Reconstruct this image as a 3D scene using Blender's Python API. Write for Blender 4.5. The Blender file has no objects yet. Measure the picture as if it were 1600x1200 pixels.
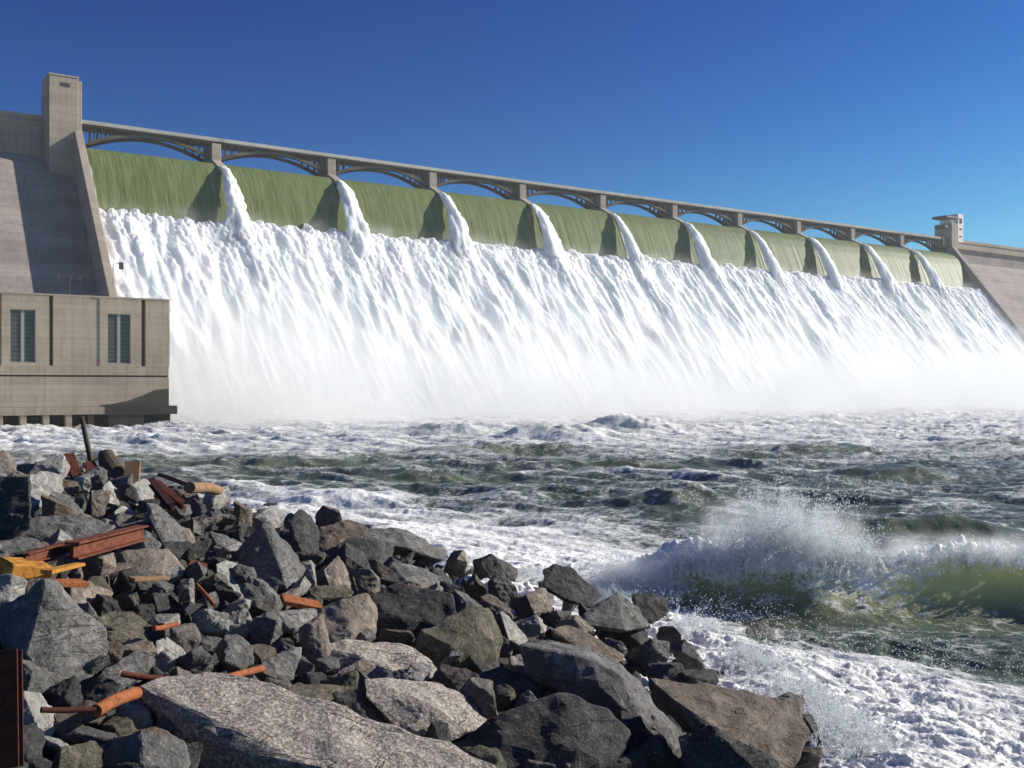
import bpy, bmesh, math, random
import numpy as np
from mathutils import Vector, Matrix
R = math.radians
random.seed(11); rng = np.random.default_rng(5)
sc = bpy.context.scene
col = sc.collection

# ------------------------------------------------------------------ camera
F = 1617.0                       # focal length in photo pixels (1600 wide)
cam_d = bpy.data.cameras.new('camera'); cam = bpy.data.objects.new('camera', cam_d); col.objects.link(cam)
cam.location = (0, 0, 0); cam.rotation_euler = (R(90), 0, 0)
cam_d.sensor_width = 36.0; cam_d.lens = 36.0 * F / 1600.0
cam_d.clip_start = 0.2; cam_d.clip_end = 20000
sc.camera = cam

# ------------------------------------------------------------------ light
SUN = Vector((0.8496, 0.3177, 0.42)).normalized()
elev = math.asin(SUN.z); azim = math.atan2(SUN.x, SUN.y)
SKYK = 1.0                      # keeps the sky's brightness when exposure changes
w = bpy.data.worlds.new('World'); sc.world = w; w.use_nodes = True
nt = w.node_tree; nt.nodes.clear()
wo = nt.nodes.new('ShaderNodeOutputWorld'); bg = nt.nodes.new('ShaderNodeBackground')
sky = nt.nodes.new('ShaderNodeTexSky'); sky.sky_type = 'NISHITA'; sky.sun_disc = False
sky.sun_elevation = elev; sky.sun_rotation = azim
sky.altitude = 400; sky.air_density = 1.0; sky.dust_density = 0.3; sky.ozone_density = 3.0
hs = nt.nodes.new('ShaderNodeHueSaturation'); hs.inputs['Saturation'].default_value = 1.22
tint = nt.nodes.new('ShaderNodeMix'); tint.data_type = 'RGBA'; tint.blend_type = 'MULTIPLY'; tint.inputs[0].default_value = 1.0; tint.inputs[7].default_value = (.74, .88, 1.3, 1)
nt.links.new(sky.outputs[0], hs.inputs['Color']); nt.links.new(hs.outputs[0], tint.inputs[6]); 
sx = nt.nodes.new('ShaderNodeSeparateColor'); cx_ = nt.nodes.new('ShaderNodeCombineColor'); nt.links.new(tint.outputs[2], sx.inputs[0])
for i_, (p_, g_, m_) in enumerate(((1.95, .44, 3.0), (1.90, .35, 7.0), (1.46, .375, 11.0))):     # deep polarised blue, steeper gradient
    a_ = nt.nodes.new('ShaderNodeMath'); a_.operation = 'POWER'; a_.inputs[1].default_value = p_
    b_ = nt.nodes.new('ShaderNodeMath'); b_.operation = 'MULTIPLY'; b_.inputs[1].default_value = g_ * SKYK
    c_ = nt.nodes.new('ShaderNodeMath'); c_.operation = 'MINIMUM'; c_.inputs[1].default_value = m_
    nt.links.new(sx.outputs[i_], a_.inputs[0]); nt.links.new(a_.outputs[0], b_.inputs[0]); nt.links.new(b_.outputs[0], c_.inputs[0]); nt.links.new(c_.outputs[0], cx_.inputs[i_])
nt.links.new(cx_.outputs[0], bg.inputs['Color'])
bg.inputs['Strength'].default_value = 0.055
nt.links.new(bg.outputs[0], wo.inputs['Surface'])
sl = bpy.data.lights.new('sun', 'SUN'); sl.energy = 5.0; sl.angle = R(0.53); sl.color = (1.0, 0.95, 0.86)
so = bpy.data.objects.new('sun', sl); col.objects.link(so)
so.rotation_euler = SUN.to_track_quat('Z', 'Y').to_euler(); so.location = (60, 0, 120)
sc.view_settings.view_transform = 'Standard'; sc.view_settings.look = 'None'
sc.view_settings.exposure = 0.42; sc.view_settings.gamma = 1.0
sc.render.engine = 'CYCLES'
cy = sc.cycles
cy.use_denoising = True; cy.max_bounces = 8; cy.diffuse_bounces = 3; cy.glossy_bounces = 2
cy.transparent_max_bounces = 12; cy.volume_bounces = 5; cy.volume_step_rate = 1.0; cy.volume_max_steps = 256
cy.use_adaptive_sampling = True

# ------------------------------------------------------------------ noise
_perm = np.random.default_rng(77).permutation(256).astype(np.int64); _perm = np.concatenate([_perm, _perm])
_g3 = np.random.default_rng(78).normal(size=(256, 3)); _g3 /= np.linalg.norm(_g3, axis=1)[:, None]
def perlin(x, y, z=0.0):
    x = np.asarray(x, float); y = np.asarray(y, float); z = np.zeros_like(x) + z
    xi = np.floor(x).astype(np.int64); yi = np.floor(y).astype(np.int64); zi = np.floor(z).astype(np.int64)
    xf = x - xi; yf = y - yi; zf = z - zi
    fa = lambda t: t*t*t*(t*(t*6-15)+10)
    u, v, q = fa(xf), fa(yf), fa(zf)
    xi &= 255; yi &= 255; zi &= 255
    def g(i, j, k):
        h = _perm[_perm[_perm[(xi+i) & 255] + ((yi+j) & 255)] + ((zi+k) & 255)]
        gr = _g3[h]
        return gr[..., 0]*(xf-i) + gr[..., 1]*(yf-j) + gr[..., 2]*(zf-k)
    l = lambda a, b, t: a + t*(b-a)
    return 1.6*l(l(l(g(0,0,0), g(1,0,0), u), l(g(0,1,0), g(1,1,0), u), v),
                 l(l(g(0,0,1), g(1,0,1), u), l(g(0,1,1), g(1,1,1), u), v), q)
def fbm(x, y, z=0.0, o=4, gain=.5):
    s = 0; a = 1
    for i in range(o):
        s = s + a*perlin(x*2**i + 17.3*i, y*2**i - 9.1*i, z*2**i if not np.isscalar(z) else z + 3.7*i); a *= gain
    return s
def sstep(a, b, x):
    t = np.clip((x-a)/(b-a), 0, 1); return t*t*(3-2*t)

# ------------------------------------------------------------------ helpers
def mesh_np(name, V, Fc, smooth=True, attrs=None):
    """V (n,3) array, Fc (m,3|4) array or list of lists"""
    me = bpy.data.meshes.new(name)
    V = np.asarray(V, np.float32)
    if isinstance(Fc, np.ndarray):
        m, k = Fc.shape
        me.vertices.add(len(V)); me.vertices.foreach_set('co', V.ravel())
        me.loops.add(m*k); me.loops.foreach_set('vertex_index', Fc.astype(np.int32).ravel())
        me.polygons.add(m); me.polygons.foreach_set('loop_start', np.arange(0, m*k, k, dtype=np.int32))
        try: me.polygons.foreach_set('loop_total', np.full(m, k, np.int32))
        except Exception: pass
        me.update(calc_edges=True); me.validate()
    else:
        me.from_pydata([tuple(map(float, v)) for v in V], [], Fc); me.update()
    me.polygons.foreach_set('use_smooth', np.full(len(me.polygons), smooth, bool))
    for k_, a in (attrs or {}).items():
        at = me.attributes.new(k_, 'FLOAT', 'POINT'); at.data.foreach_set('value', np.asarray(a, np.float32).ravel())
    return me
def grid_faces(nr, nc, mask=None):
    i = np.arange(nr*nc).reshape(nr, nc)
    f = np.stack([i[:-1, :-1], i[:-1, 1:], i[1:, 1:], i[1:, :-1]], -1).reshape(-1, 4)
    return f
def link(name, me, mat=None, parent=None):
    o = bpy.data.objects.new(name, me); col.objects.link(o)
    if mat is not None: me.materials.append(mat)
    if parent is not None: o.parent = parent
    return o
def tag(o, label=None, cat=None, group=None, kind=None):
    if label: o['label'] = label
    if cat: o['category'] = cat
    if group: o['group'] = group
    if kind: o['kind'] = kind
    return o
def empty(name, loc, rz=0.0):
    e = bpy.data.objects.new(name, None); col.objects.link(e)
    e.location = loc; e.rotation_euler = (0, 0, rz); e.empty_display_size = .5
    return e
class MB:
    """collects boxes / prisms / tubes in local coordinates"""
    def __init__(s): s.v = []; s.f = []
    def box(s, x0, x1, y0, y1, z0, z1):
        n = len(s.v)
        s.v += [(x0,y0,z0),(x1,y0,z0),(x1,y1,z0),(x0,y1,z0),(x0,y0,z1),(x1,y0,z1),(x1,y1,z1),(x0,y1,z1)]
        s.f += [[n+a for a in q] for q in ((0,3,2,1),(4,5,6,7),(0,1,5,4),(1,2,6,5),(2,3,7,6),(3,0,4,7))]
        return s
    def prism_x(s, prof, x0, x1):
        """closed (y,z) profile swept along x"""
        n = len(s.v); m = len(prof)
        s.v += [(x0, y, z) for y, z in prof] + [(x1, y, z) for y, z in prof]
        s.f += [[n+i for i in range(m)][::-1], [n+m+i for i in range(m)]]
        for i in range(m):
            j = (i+1) % m; s.f.append([n+i, n+j, n+m+j, n+m+i])
        return s
    def tube(s, pts, r, k=8):
        n0 = len(s.v); P = [Vector(p) for p in pts]; rr = r if isinstance(r, (list, tuple)) else [r]*len(P)
        for i, p in enumerate(P):
            t = (P[min(i+1, len(P)-1)] - P[max(i-1, 0)]).normalized()
            a = t.cross(Vector((0,0,1))); 
            if a.length < .05: a = t.cross(Vector((1,0,0)))
            a.normalize(); b = t.cross(a)
            for j in range(k):
                th = 2*math.pi*j/k; s.v.append(tuple(p + (a*math.cos(th)+b*math.sin(th))*rr[i]))
        for i in range(len(P)-1):
            for j in range(k):
                jj = (j+1) % k
                s.f.append([n0+i*k+j, n0+i*k+jj, n0+(i+1)*k+jj, n0+(i+1)*k+j])
        s.f.append([n0+j for j in range(k)][::-1]); s.f.append([n0+(len(P)-1)*k+j for j in range(k)])
        return s
    def build(s, name, mat, parent=None, off=(0,0,0), bevel=0.0, smooth=False):
        me = mesh_np(name, np.array(s.v, float) - np.array(off, float), s.f, smooth)
        bm = bmesh.new(); bm.from_mesh(me); bmesh.ops.recalc_face_normals(bm, faces=bm.faces)
        if bevel: bmesh.ops.bevel(bm, geom=bm.edges[:], offset=bevel, segments=1, affect='EDGES', clamp_overlap=True)
        bm.to_mesh(me); bm.free()
        return link(name, me, mat, parent)

# dam frame: d along the crest (left to right), t downstream, z up (eye level = 0)
ANG = math.atan2(0.56699, 0.82372)
P0 = Vector((-146.0, 353.0, 0.0)); Dv = Vector((0.82372, 0.56699, 0)); Nv = Vector((0.56699, -0.82372, 0))
def dam(d, t, z=0.0): return P0 + Dv*d + Nv*t + Vector((0, 0, z))
def dam_empty(name, d, t, z): 
    e = empty(name, dam(d, t, z), ANG); e_off[e.name] = (d, -t, z); return e
e_off = {}
BAY = 45.73
WATER_Z = -10.0

# ------------------------------------------------------------------ materials
class NT:
    def __init__(s, name):
        s.m = bpy.data.materials.new(name); s.m.use_nodes = True; s.t = s.m.node_tree; s.t.nodes.clear()
        s.out = s.n('ShaderNodeOutputMaterial')
    def n(s, typ, **kw):
        o = s.t.nodes.new(typ)
        for k, v in kw.items(): setattr(o, k, v)
        return o
    def l(s, a, b): s.t.links.new(a, b)
    def coord(s, scale=(1,1,1), kind='Object'):
        c = s.n('ShaderNodeTexCoord'); m = s.n('ShaderNodeMapping'); m.inputs['Scale'].default_value = scale
        s.l(c.outputs[kind], m.inputs[0]); return m.outputs[0]
    def noise(s, vec, scale=1, detail=4, rough=.55, dist=0):
        o = s.n('ShaderNodeTexNoise'); o.inputs['Scale'].default_value = scale; o.inputs['Detail'].default_value = detail
        o.inputs['Roughness'].default_value = rough; o.inputs['Distortion'].default_value = dist
        s.l(vec, o.inputs['Vector']); return o.outputs['Fac']
    def ramp(s, fac, stops, interp='LINEAR'):
        r = s.n('ShaderNodeValToRGB'); r.color_ramp.interpolation = interp; e = r.color_ramp.elements
        while len(e) < len(stops): e.new(.5)
        for i, (p, c) in enumerate(stops):
            e[i].position = p; e[i].color = (c, c, c, 1) if isinstance(c, (int, float)) else (*c, 1)
        s.l(fac, r.inputs[0]); return r.outputs[0]
    def mix(s, a, b, fac, blend='MIX'):
        m = s.n('ShaderNodeMix', data_type='RGBA', blend_type=blend)
        for sock, v in ((m.inputs[6], a), (m.inputs[7], b), (m.inputs[0], fac)):
            if isinstance(v, (int, float)): sock.default_value = v
            elif isinstance(v, tuple): sock.default_value = (*v, 1)
            else: s.l(v, sock)
        return m.outputs[2]
    def math(s, op, a, b=0.0, clamp=False):
        m = s.n('ShaderNodeMath', operation=op, use_clamp=clamp)
        for i, v in enumerate((a, b)):
            if isinstance(v, (int, float)): m.inputs[i].default_value = v
            else: s.l(v, m.inputs[i])
        return m.outputs[0]
    def attr(s, name):
        a = s.n('ShaderNodeAttribute'); a.attribute_name = name; return a.outputs['Fac']
    def bump(s, h, strength=.3, dist=.1, normal=None):
        b = s.n('ShaderNodeBump'); b.inputs['Strength'].default_value = strength; b.inputs['Distance'].default_value = dist
        s.l(h, b.inputs['Height'])
        if normal is not None: s.l(normal, b.inputs['Normal'])
        return b.outputs[0]
    def bsdf(s, color, rough=.8, normal=None, spec=.5, **kw):
        p = s.n('ShaderNodeBsdfPrincipled')
        if isinstance(color, tuple): p.inputs['Base Color'].default_value = (*color, 1)
        else: s.l(color, p.inputs['Base Color'])
        if isinstance(rough, (int, float)): p.inputs['Roughness'].default_value = rough
        else: s.l(rough, p.inputs['Roughness'])
        p.inputs['Specular IOR Level'].default_value = spec
        for k, v in kw.items():
            if isinstance(v, (int, float, tuple)): p.inputs[k].default_value = v
            else: s.l(v, p.inputs[k])
        if normal is not None: s.l(normal, p.inputs['Normal'])
        return p.outputs[0]
    def done(s, sh, vol=False):
        s.l(sh, s.out.inputs['Volume' if vol else 'Surface']); return s.m

def concrete(name, base, dark, streak=.5, course=1.5, scale=.35):
    N = NT(name)
    co = N.coord()
    big = N.noise(co, scale*.35, 5, .6)
    fine = N.noise(co, scale*6, 5, .65)
    st = N.noise(N.coord((1.0, 1.0, .06)), .9, 4, .6)
    sep = N.n('ShaderNodeSeparateXYZ'); N.l(co, sep.inputs[0])
    zz = N.math('FRACT', N.math('DIVIDE', sep.outputs[2], course))
    line = N.math('LESS_THAN', zz, .06)
    xx = N.math('FRACT', N.math('DIVIDE', sep.outputs[0], course*4.1))
    vline = N.math('LESS_THAN', xx, .012)
    lift = N.noise(N.coord((.02, .02, 1/course*.5)), 1.0, 0)
    c = N.mix(dark, base, N.ramp(big, [(.3, 0.0), (.62, 1.0)]))
    c = N.mix(c, tuple(x*.62 for x in base), N.math('MULTIPLY', N.ramp(st, [(.48, 0.0), (.75, 1.0)]), streak))
    c = N.mix(c, tuple(x*1.2 for x in base), N.math('MULTIPLY', N.ramp(lift, [(.45, 0.0), (.6, 1.0)]), .35))
    c = N.mix(c, tuple(x*.55 for x in dark), N.math('MULTIPLY', N.math('MAXIMUM', line, vline), .45))
    c = N.mix(c, tuple(x*.8 for x in dark), N.math('MULTIPLY', N.ramp(fine, [(.5, 0.0), (.8, 1.0)]), .5))
    return N.done(N.bsdf(c, .9, N.bump(fine, .4, .05), .2))
M = {}
M['concrete'] = concrete('dam_concrete', (.385, .325, .29), (.22, .19, .17), 1.0, 3.0, .25)
M['tower'] = concrete('tower_concrete', (.43, .36, .285), (.34, .285, .23), .4, 3.0, .3)
M['house'] = concrete('powerhouse_concrete', (.45, .375, .285), (.31, .255, .195), .9, 1.25, .4)
M['fascia'] = concrete('bridge_fascia_sunlit', (.52, .49, .45), (.42, .39, .36), .4, 50.0, .5)  # sunlit look of the parapet put into a paler concrete
M['bridge'] = concrete('bridge_concrete_shaded', (.155, .14, .12), (.095, .086, .075), .5, 50.0, .5)  # shade on the ribs and under the deck put into a darker concrete
def wetwall():
    N = NT('wet_stained_concrete')
    co = N.coord(); n = N.noise(co, .5, 5, .6)
    c = N.mix((.022, .020, .017), (.05, .045, .038), n)
    return N.done(N.bsdf(c, .55, N.bump(n, .3, .05), .4))
M['wet'] = wetwall()
def plain(name, c, rough=.7, spec=.3, var=.25, scale=3.0, metallic=0.0):
    N = NT(name); n = N.noise(N.coord(), scale, 4, .6)
    cc = N.mix(tuple(x*(1-var) for x in c), tuple(min(1, x*(1+var)) for x in c), n)
    return N.done(N.bsdf(cc, rough, N.bump(n, .25, .02), spec, Metallic=metallic))
M['void'] = plain('dark_opening', (.012, .012, .012))
M['glass'] = plain('window_glass', (.07, .08, .078), .2, .5, .4, .8)
M['mullion'] = plain('window_mullion', (.30, .31, .29))
M['louvre'] = plain('window_louvre', (.10, .105, .10))
M['white'] = plain('white_paint', (.78, .78, .76), .6, .3, .05)
M['darksteel'] = plain('dark_steel', (.05, .05, .055), .6, .4)
M['greywood'] = plain('weathered_wood', (.10, .075, .055), .9, .1, .5, 6)
M['asphalt'] = plain('asphalt', (.05, .05, .05), .9)

def foam_mat():
    N = NT('white_water')
    co = N.coord()
    n1 = N.noise(co, .9, 5, .6); n2 = N.noise(co, 3.5, 4, .6)
    thin = N.attr('thin')
    c = N.mix((.93, .93, .915), (.70, .76, .75), thin)
    b = N.bump(n1, .5, .35); b = N.bump(n2, .4, .15, b)
    p = N.bsdf(c, 1.0, b, 0.0)
    q = p.node; q.inputs['Subsurface Weight'].default_value = 1.0; q.inputs['Subsurface Scale'].default_value = 2.0
    q.inputs['Subsurface Radius'].default_value = (1.0, 1.0, 1.0)
    return N.done(p)
M['foam'] = foam_mat()
def sheet_mat():
    N = NT('green_water_sheet')
    s1 = N.noise(N.coord((1.0, .03, .03)), 1.1, 5, .65)
    s2 = N.noise(N.coord((1.0, .015, .028)), 5.0, 3, .6)
    thin = N.attr('foam')
    c = N.mix((.075, .105, .030), (.165, .205, .080), N.ramp(s1, [(.3, 0.0), (.7, 1.0)]))
    c = N.mix(c, (.30, .345, .16), N.math('MULTIPLY', N.ramp(s2, [(.46, 0.0), (.72, 1.0)]), .75))
    s3 = N.noise(N.coord((1.0, .004, .012)), 9.0, 2, .6)
    c = N.mix(c, (.045, .068, .020), N.math('MULTIPLY', N.ramp(s3, [(.5, 0.0), (.75, 1.0)]), .5))
    brk = N.math('ADD', thin, N.math('MULTIPLY', N.math('SUBTRACT', s2, .5), 1.1))
    c = N.mix(c, (.82, .85, .82), N.ramp(brk, [(.42, 0.0), (.75, 1.0)]))
    h = N.math('ADD', s1, N.math('MULTIPLY', s2, .4))
    return N.done(N.bsdf(c, .55, N.bump(h, .28, .25), .12))
M['sheet'] = sheet_mat()
def water_mat():
    N = NT('river_water')
    co = N.coord()
    n1 = N.noise(co, .8, 6, .65, .4); n2 = N.noise(co, 3.0, 5, .65, .5); n3 = N.noise(co, 9.0, 4, .6)
    foam = N.attr('foam'); air = N.attr('backlit_tint')
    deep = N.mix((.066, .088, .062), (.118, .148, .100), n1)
    deep = N.mix(deep, (.74, .72, .26), air)  # sun glowing through the wave, put into the base colour as yellow-green
    nb = N.bump(n1, .25, .4); nb = N.bump(n2, .3, .15, nb); nb = N.bump(n3, .25, .05, nb)
    wat = N.bsdf(deep, N.math('ADD', .3, N.math('MULTIPLY', air, .3)), nb, .5, IOR=1.33)
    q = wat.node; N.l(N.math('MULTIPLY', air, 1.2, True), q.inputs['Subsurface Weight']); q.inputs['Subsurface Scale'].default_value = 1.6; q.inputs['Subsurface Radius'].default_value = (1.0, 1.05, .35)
    det = N.math('ADD', N.math('ADD', N.math('MULTIPLY', n2, .8), N.math('MULTIPLY', n3, .4)), N.math('MULTIPLY', n1, .9))
    f = N.math('ADD', foam, N.math('MULTIPLY', N.math('SUBTRACT', det, 1.05), 1.25))
    fac = N.ramp(f, [(.22, 0.0), (.42, .50), (.68, 1.0)])
    fb = N.bump(n2, .7, .16); fb = N.bump(n3, .9, .07, fb)
    fo = N.bsdf((.965, .955, .87), 1.0, fb, 0.0); q = fo.node; q.inputs['Subsurface Weight'].default_value = 1.0; q.inputs['Subsurface Scale'].default_value = .07
    q.inputs['Subsurface Radius'].default_value = (1.0, 1.0, 1.0)
    mx = N.n('ShaderNodeMixShader'); N.l(fac, mx.inputs[0]); N.l(wat, mx.inputs[1]); N.l(fo, mx.inputs[2])
    return N.done(mx.outputs[0])
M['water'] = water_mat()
def drop_mat():
    N = NT('water_drops')
    d = N.n('ShaderNodeBsdfDiffuse'); d.inputs[0].default_value = (.9, .92, .93, 1)
    tr = N.n('ShaderNodeBsdfTranslucent'); tr.inputs[0].default_value = (.9, .92, .93, 1)
    m0 = N.n('ShaderNodeMixShader'); m0.inputs[0].default_value = .5
    N.l(d.outputs[0], m0.inputs[1]); N.l(tr.outputs[0], m0.inputs[2])
    return N.done(m0.outputs[0])
M['drops'] = drop_mat()

def rock_mat(name, a, b, speck=.3, tint=True, spk=(.5, .46, .42), sl=(.52, .68)):
    N = NT(name)
    co = N.coord()
    oi = N.n('ShaderNodeObjectInfo')
    ad = N.n('ShaderNodeVectorMath', operation='ADD'); N.l(co, ad.inputs[0])
    cmb = N.n('ShaderNodeCombineXYZ'); N.l(N.math('MULTIPLY', oi.outputs['Random'], 40.0), cmb.inputs[0]); N.l(cmb.outputs[0], ad.inputs[1])
    v = ad.outputs[0]
    big = N.noise(v, 1.3, 6, .65, .6); mid = N.noise(v, 6, 6, .75); fine = N.noise(v, 19, 5, .75)
    c = N.mix(a, b, N.ramp(big, [(.3, 0.0), (.66, 1.0)]))
    dv = N.n('ShaderNodeVectorMath', operation='MULTIPLY_ADD'); nv = N.n('ShaderNodeTexNoise'); nv.inputs['Scale'].default_value = 1.6; N.l(v, nv.inputs['Vector'])
    N.l(nv.outputs['Color'], dv.inputs[0]); dv.inputs[1].default_value = (1.3, 1.3, 1.3); N.l(v, dv.inputs[2])
    blot0 = N.noise(v, .9, 3, .5)
    mp = N.n('ShaderNodeMapping'); mp.inputs['Rotation'].default_value = (.5, .35, .8); mp.inputs['Scale'].default_value = (.25, .5, 2.4); N.l(v, mp.inputs[0])
    bed = N.noise(mp.outputs[0], 1.6, 4, .6, .5)
    crack = N.math('MULTIPLY', N.ramp(bed, [(.485, 0.0), (.5, 1.0), (.515, 0.0)]), N.ramp(blot0, [(.45, 0.0), (.6, 1.0)]))
    blot = N.noise(v, 2.6, 3, .5, 1.0)
    c = N.mix(c, tuple(min(1, x*1.45) for x in b), N.ramp(blot, [(.56, 0.0), (.66, .8)]))
    if tint:
        t = N.ramp(oi.outputs['Random'], [(0, (.95, .96, 1.0)), (.3, (.60, .60, .64)), (.5, (1.15, 1.02, .92)), (.7, (.72, .72, .66)), (.85, (1.25, 1.22, 1.18)), (1, (.5, .52, .56))])
        c = N.mix(c, t, 1.0, 'MULTIPLY')
    c = N.mix(c, tuple(x*.45 for x in a), N.math('MULTIPLY', N.ramp(mid, [(.5, 0.0), (.72, 1.0)]), .75))
    c = N.mix(c, spk, N.math('MULTIPLY', N.ramp(fine, [(sl[0], 0.0), (sl[1], 1.0)]), speck))
    c = N.mix(c, tuple(x*.3 for x in a), N.math('MULTIPLY', N.ramp(fine, [(.3, 1.0), (.44, 0.0)]), speck))
    g = N.n('ShaderNodeNewGeometry'); sp = N.n('ShaderNodeSeparateXYZ'); N.l(g.outputs['Position'], sp.inputs[0])
    wz = N.math('ADD', sp.outputs[2], N.math('MULTIPLY', big, 1.2))
    c = N.mix(c, tuple(x*.25 for x in a), N.math('MULTIPLY', crack, .7))
    wet = N.ramp(N.math('MULTIPLY', N.math('ADD', wz, 10.0), .25), [(.3, 1.0), (.68, 0.0)])
    c = N.mix(c, (.045, .043, .040), N.math('MULTIPLY', wet, .62))
    rough = N.math('SUBTRACT', .92, N.math('MULTIPLY', wet, .45))
    h = N.math('SUBTRACT', N.math('ADD', N.math('MULTIPLY', mid, .7), N.math('MULTIPLY', fine, .3)), N.math('MULTIPLY', crack, .5))
    return N.done(N.bsdf(c, rough, N.bump(h, .9, .08), .25))
M['rock'] = rock_mat('grey_riprap_rock', (.085, .08, .078), (.185, .175, .165), .4)
M['granite'] = rock_mat('speckled_granite', (.175, .15, .13), (.29, .25, .215), .9, False, (.58, .52, .46), (.50, .58))
M['brown'] = rock_mat('brown_grey_rock', (.085, .065, .05), (.165, .13, .102), .35, False)
M['pale'] = rock_mat('pale_rock', (.22, .208, .19), (.39, .368, .338), .35, False)
M['pink'] = rock_mat('pinkish_rock', (.15, .122, .10), (.26, .212, .175), .4, False)
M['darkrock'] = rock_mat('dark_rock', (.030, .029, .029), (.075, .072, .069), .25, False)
M['olive'] = rock_mat('olive_brown_rock', (.066, .06, .04), (.135, .12, .085), .35, False)
M['grey'] = rock_mat('blue_grey_rock', (.075, .072, .068), (.175, .168, .157), .4, False)
M['bank'] = rock_mat('bank_ground', (.028, .026, .024), (.05, .046, .042), .2, False)  # shade in the gaps between rocks put into a near-black ground
def rust_mat(name, a, b):
    N = NT(name); co = N.coord(); n = N.noise(co, 3, 6, .7); f = N.noise(co, 8, 6, .75)
    c = N.mix(a, b, N.ramp(n, [(.35, 0.0), (.65, 1.0)])); c = N.mix(c, tuple(x*.3 for x in a), N.math('MULTIPLY', N.ramp(f, [(.5, 0.0), (.64, 1.0)]), .8))
    return N.done(N.bsdf(c, .85, N.bump(f, .5, .02), .2))
M['rust'] = rust_mat('rusty_steel', (.12, .036, .02), (.19, .062, .035))
M['rustdark'] = rust_mat('dark_rusty_steel', (.055, .018, .012), (.10, .03, .02))
M['orange'] = rust_mat('orange_rust', (.27, .085, .03), (.36, .125, .05))
M['yellow'] = rust_mat('ochre_yellow', (.40, .17, .03), (.50, .24, .045))
M['tan'] = rust_mat('tan_driftwood', (.22, .13, .07), (.32, .2, .11))
# ================================================================== SETTING: dam
dm = dam_empty('concrete_dam', 251, 30, -10); OFF = e_off[dm.name]
tag(dm, 'long concrete gravity dam with sloping training walls, piers and abutments', 'dam')
# chute slab under the white water and crest body (solid)
MB().prism_x([(14, -14), (14, 72), (2, 79), (-6, 76), (-12, 62), (-16.5, 50.5), (-68, -13.5), (-72, -14)], 0, 11*BAY).build('spillway_chute', M['wet'], dm, OFF)
def wall_prof(): return [(2, -14), (2, 86.6), (-1.0, 86.6), (-78, -9.6), (-80, -14)]
MB().prism_x(wall_prof(), -3.4, -0.9).build('training_wall', M['tower'], dm, OFF, .12)
MB().prism_x([(2, -14), (2, 84.5), (-3, 84.5), (-80, -11.8), (-82, -14)], 11*BAY+.6, 11*BAY+4.6).build('training_wall', M['concrete'], dm, OFF, .12)
def abut(d0, d1):
    return MB().prism_x([(14, -14), (14, 89.6), (5, 89.6), (5, 77), (0, 73), (-.8*(73+13)+0.0, -13), (-70, -14)], d0, d1)
abut(-150, -3.5).build('abutment', M['concrete'], dm, OFF)
abut(11*BAY+4.8, 11*BAY+150).build('abutment', M['concrete'], dm, OFF)
# crest road parapet / cornice on abutments
MB().box(-150, -12.2, 4.3, 4.98, 87.4, 88.1).box(-150, -12.2, 4.6, 5.3, 89.61, 90.7).build('parapet', M['tower'], dm, OFF)
MB().box(11*BAY+13.3, 11*BAY+150, 3.4, 4.98, 85.2, 89.0).box(11*BAY+13.3, 11*BAY+150, 3.0, 5.3, 89.0, 90.8).build('parapet', M['tower'], dm, OFF)
for k in range(1, 11):                                     # spillway piers
    d = k*BAY
    MB().prism_x([(10, 60), (10, 88.1), (-.35, 88.1), (-.35, 81.8), (-3.0, 80.5), (-7.6, 78.0), (-7.8, 76.5), (-4, 70), (-4, 60)], d-1.7, d+1.7).build('pier', M['tower'], dm, OFF, .15)
# left tower
tw = dam_empty('elevator_tower', -6.2, 0, 70); TO = e_off[tw.name]
tag(tw, 'tall plain concrete tower at the left end of the arched bridge', 'tower')
MB().box(-11.4, -2.2, -1.9, 9, 60, 103.3).build('shaft', M['tower'], tw, TO, .1)
MB().box(-2.2, -1.0, -1.6, 9, 60, 102.6).build('corner_strip', M['tower'], tw, TO, .1)
MB().box(-11.9, -11.4, -.6, 9, 60, 102.9).build('side_strip', M['tower'], tw, TO, .1)
v = MB().box(-7.8, -4.9, -2.0, -1.85, 99.9, 101.2)
v.build('vent', M['darksteel'], tw, TO)
MB().box(-11.6, -2.0, -2.1, 9.1, 103.3, 103.9).build('coping', M['tower'], tw, TO, .05)
# right tower + control house
d0 = 11*BAY
rt = dam_empty('spillway_end_tower', d0+3, 0, 70); RO = e_off[rt.name]
tag(rt, 'small concrete tower at the far right end of the arched bridge', 'tower')
MB().box(d0+.6, d0+7.4, -2.8, 9, 60, 99).build('shaft', M['tower'], rt, RO, .1)
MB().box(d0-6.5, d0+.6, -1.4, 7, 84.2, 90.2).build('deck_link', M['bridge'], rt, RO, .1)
ch = dam_empty('control_house', d0+7, -2, 90); CO = e_off[ch.name]
tag(ch, 'narrow white lookout house above the far right tower', 'control house')
MB().box(d0+7.42, d0+13.2, -2.6, 7, 88, 105.4).build('wall', M['white'], ch, CO, .05)
for z0, z1 in ((99.6, 102.6), (95.6, 96.5), (91.0, 91.8)):
    w_ = MB().box(d0+9.0, d0+11.6, -2.75, -2.55, z0, z1).build('window', M['glass'], ch, CO)
MB().box(d0+1.5, d0+6.4, -1.6, 6, 99.02, 101.6).build('cabin', M['white'], ch, CO, .05)
MB().box(d0-5.2, d0+7.40, -3.3, 7, 101.9, 103.3).build('roof', M['darksteel'], ch, CO, .1)
MB().box(d0-5.6, d0+.55, -2.2, 5, 96.0, 97.4).build('balcony', M['darksteel'], ch, CO, .05)
MB().box(d0-.9, d0-.5, -1.8, -1.4, 97.4, 101.9).box(d0-4.9, d0-4.5, -1.8, -1.4, 97.4, 101.9).build('balcony_post', M['darksteel'], ch, CO)

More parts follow.
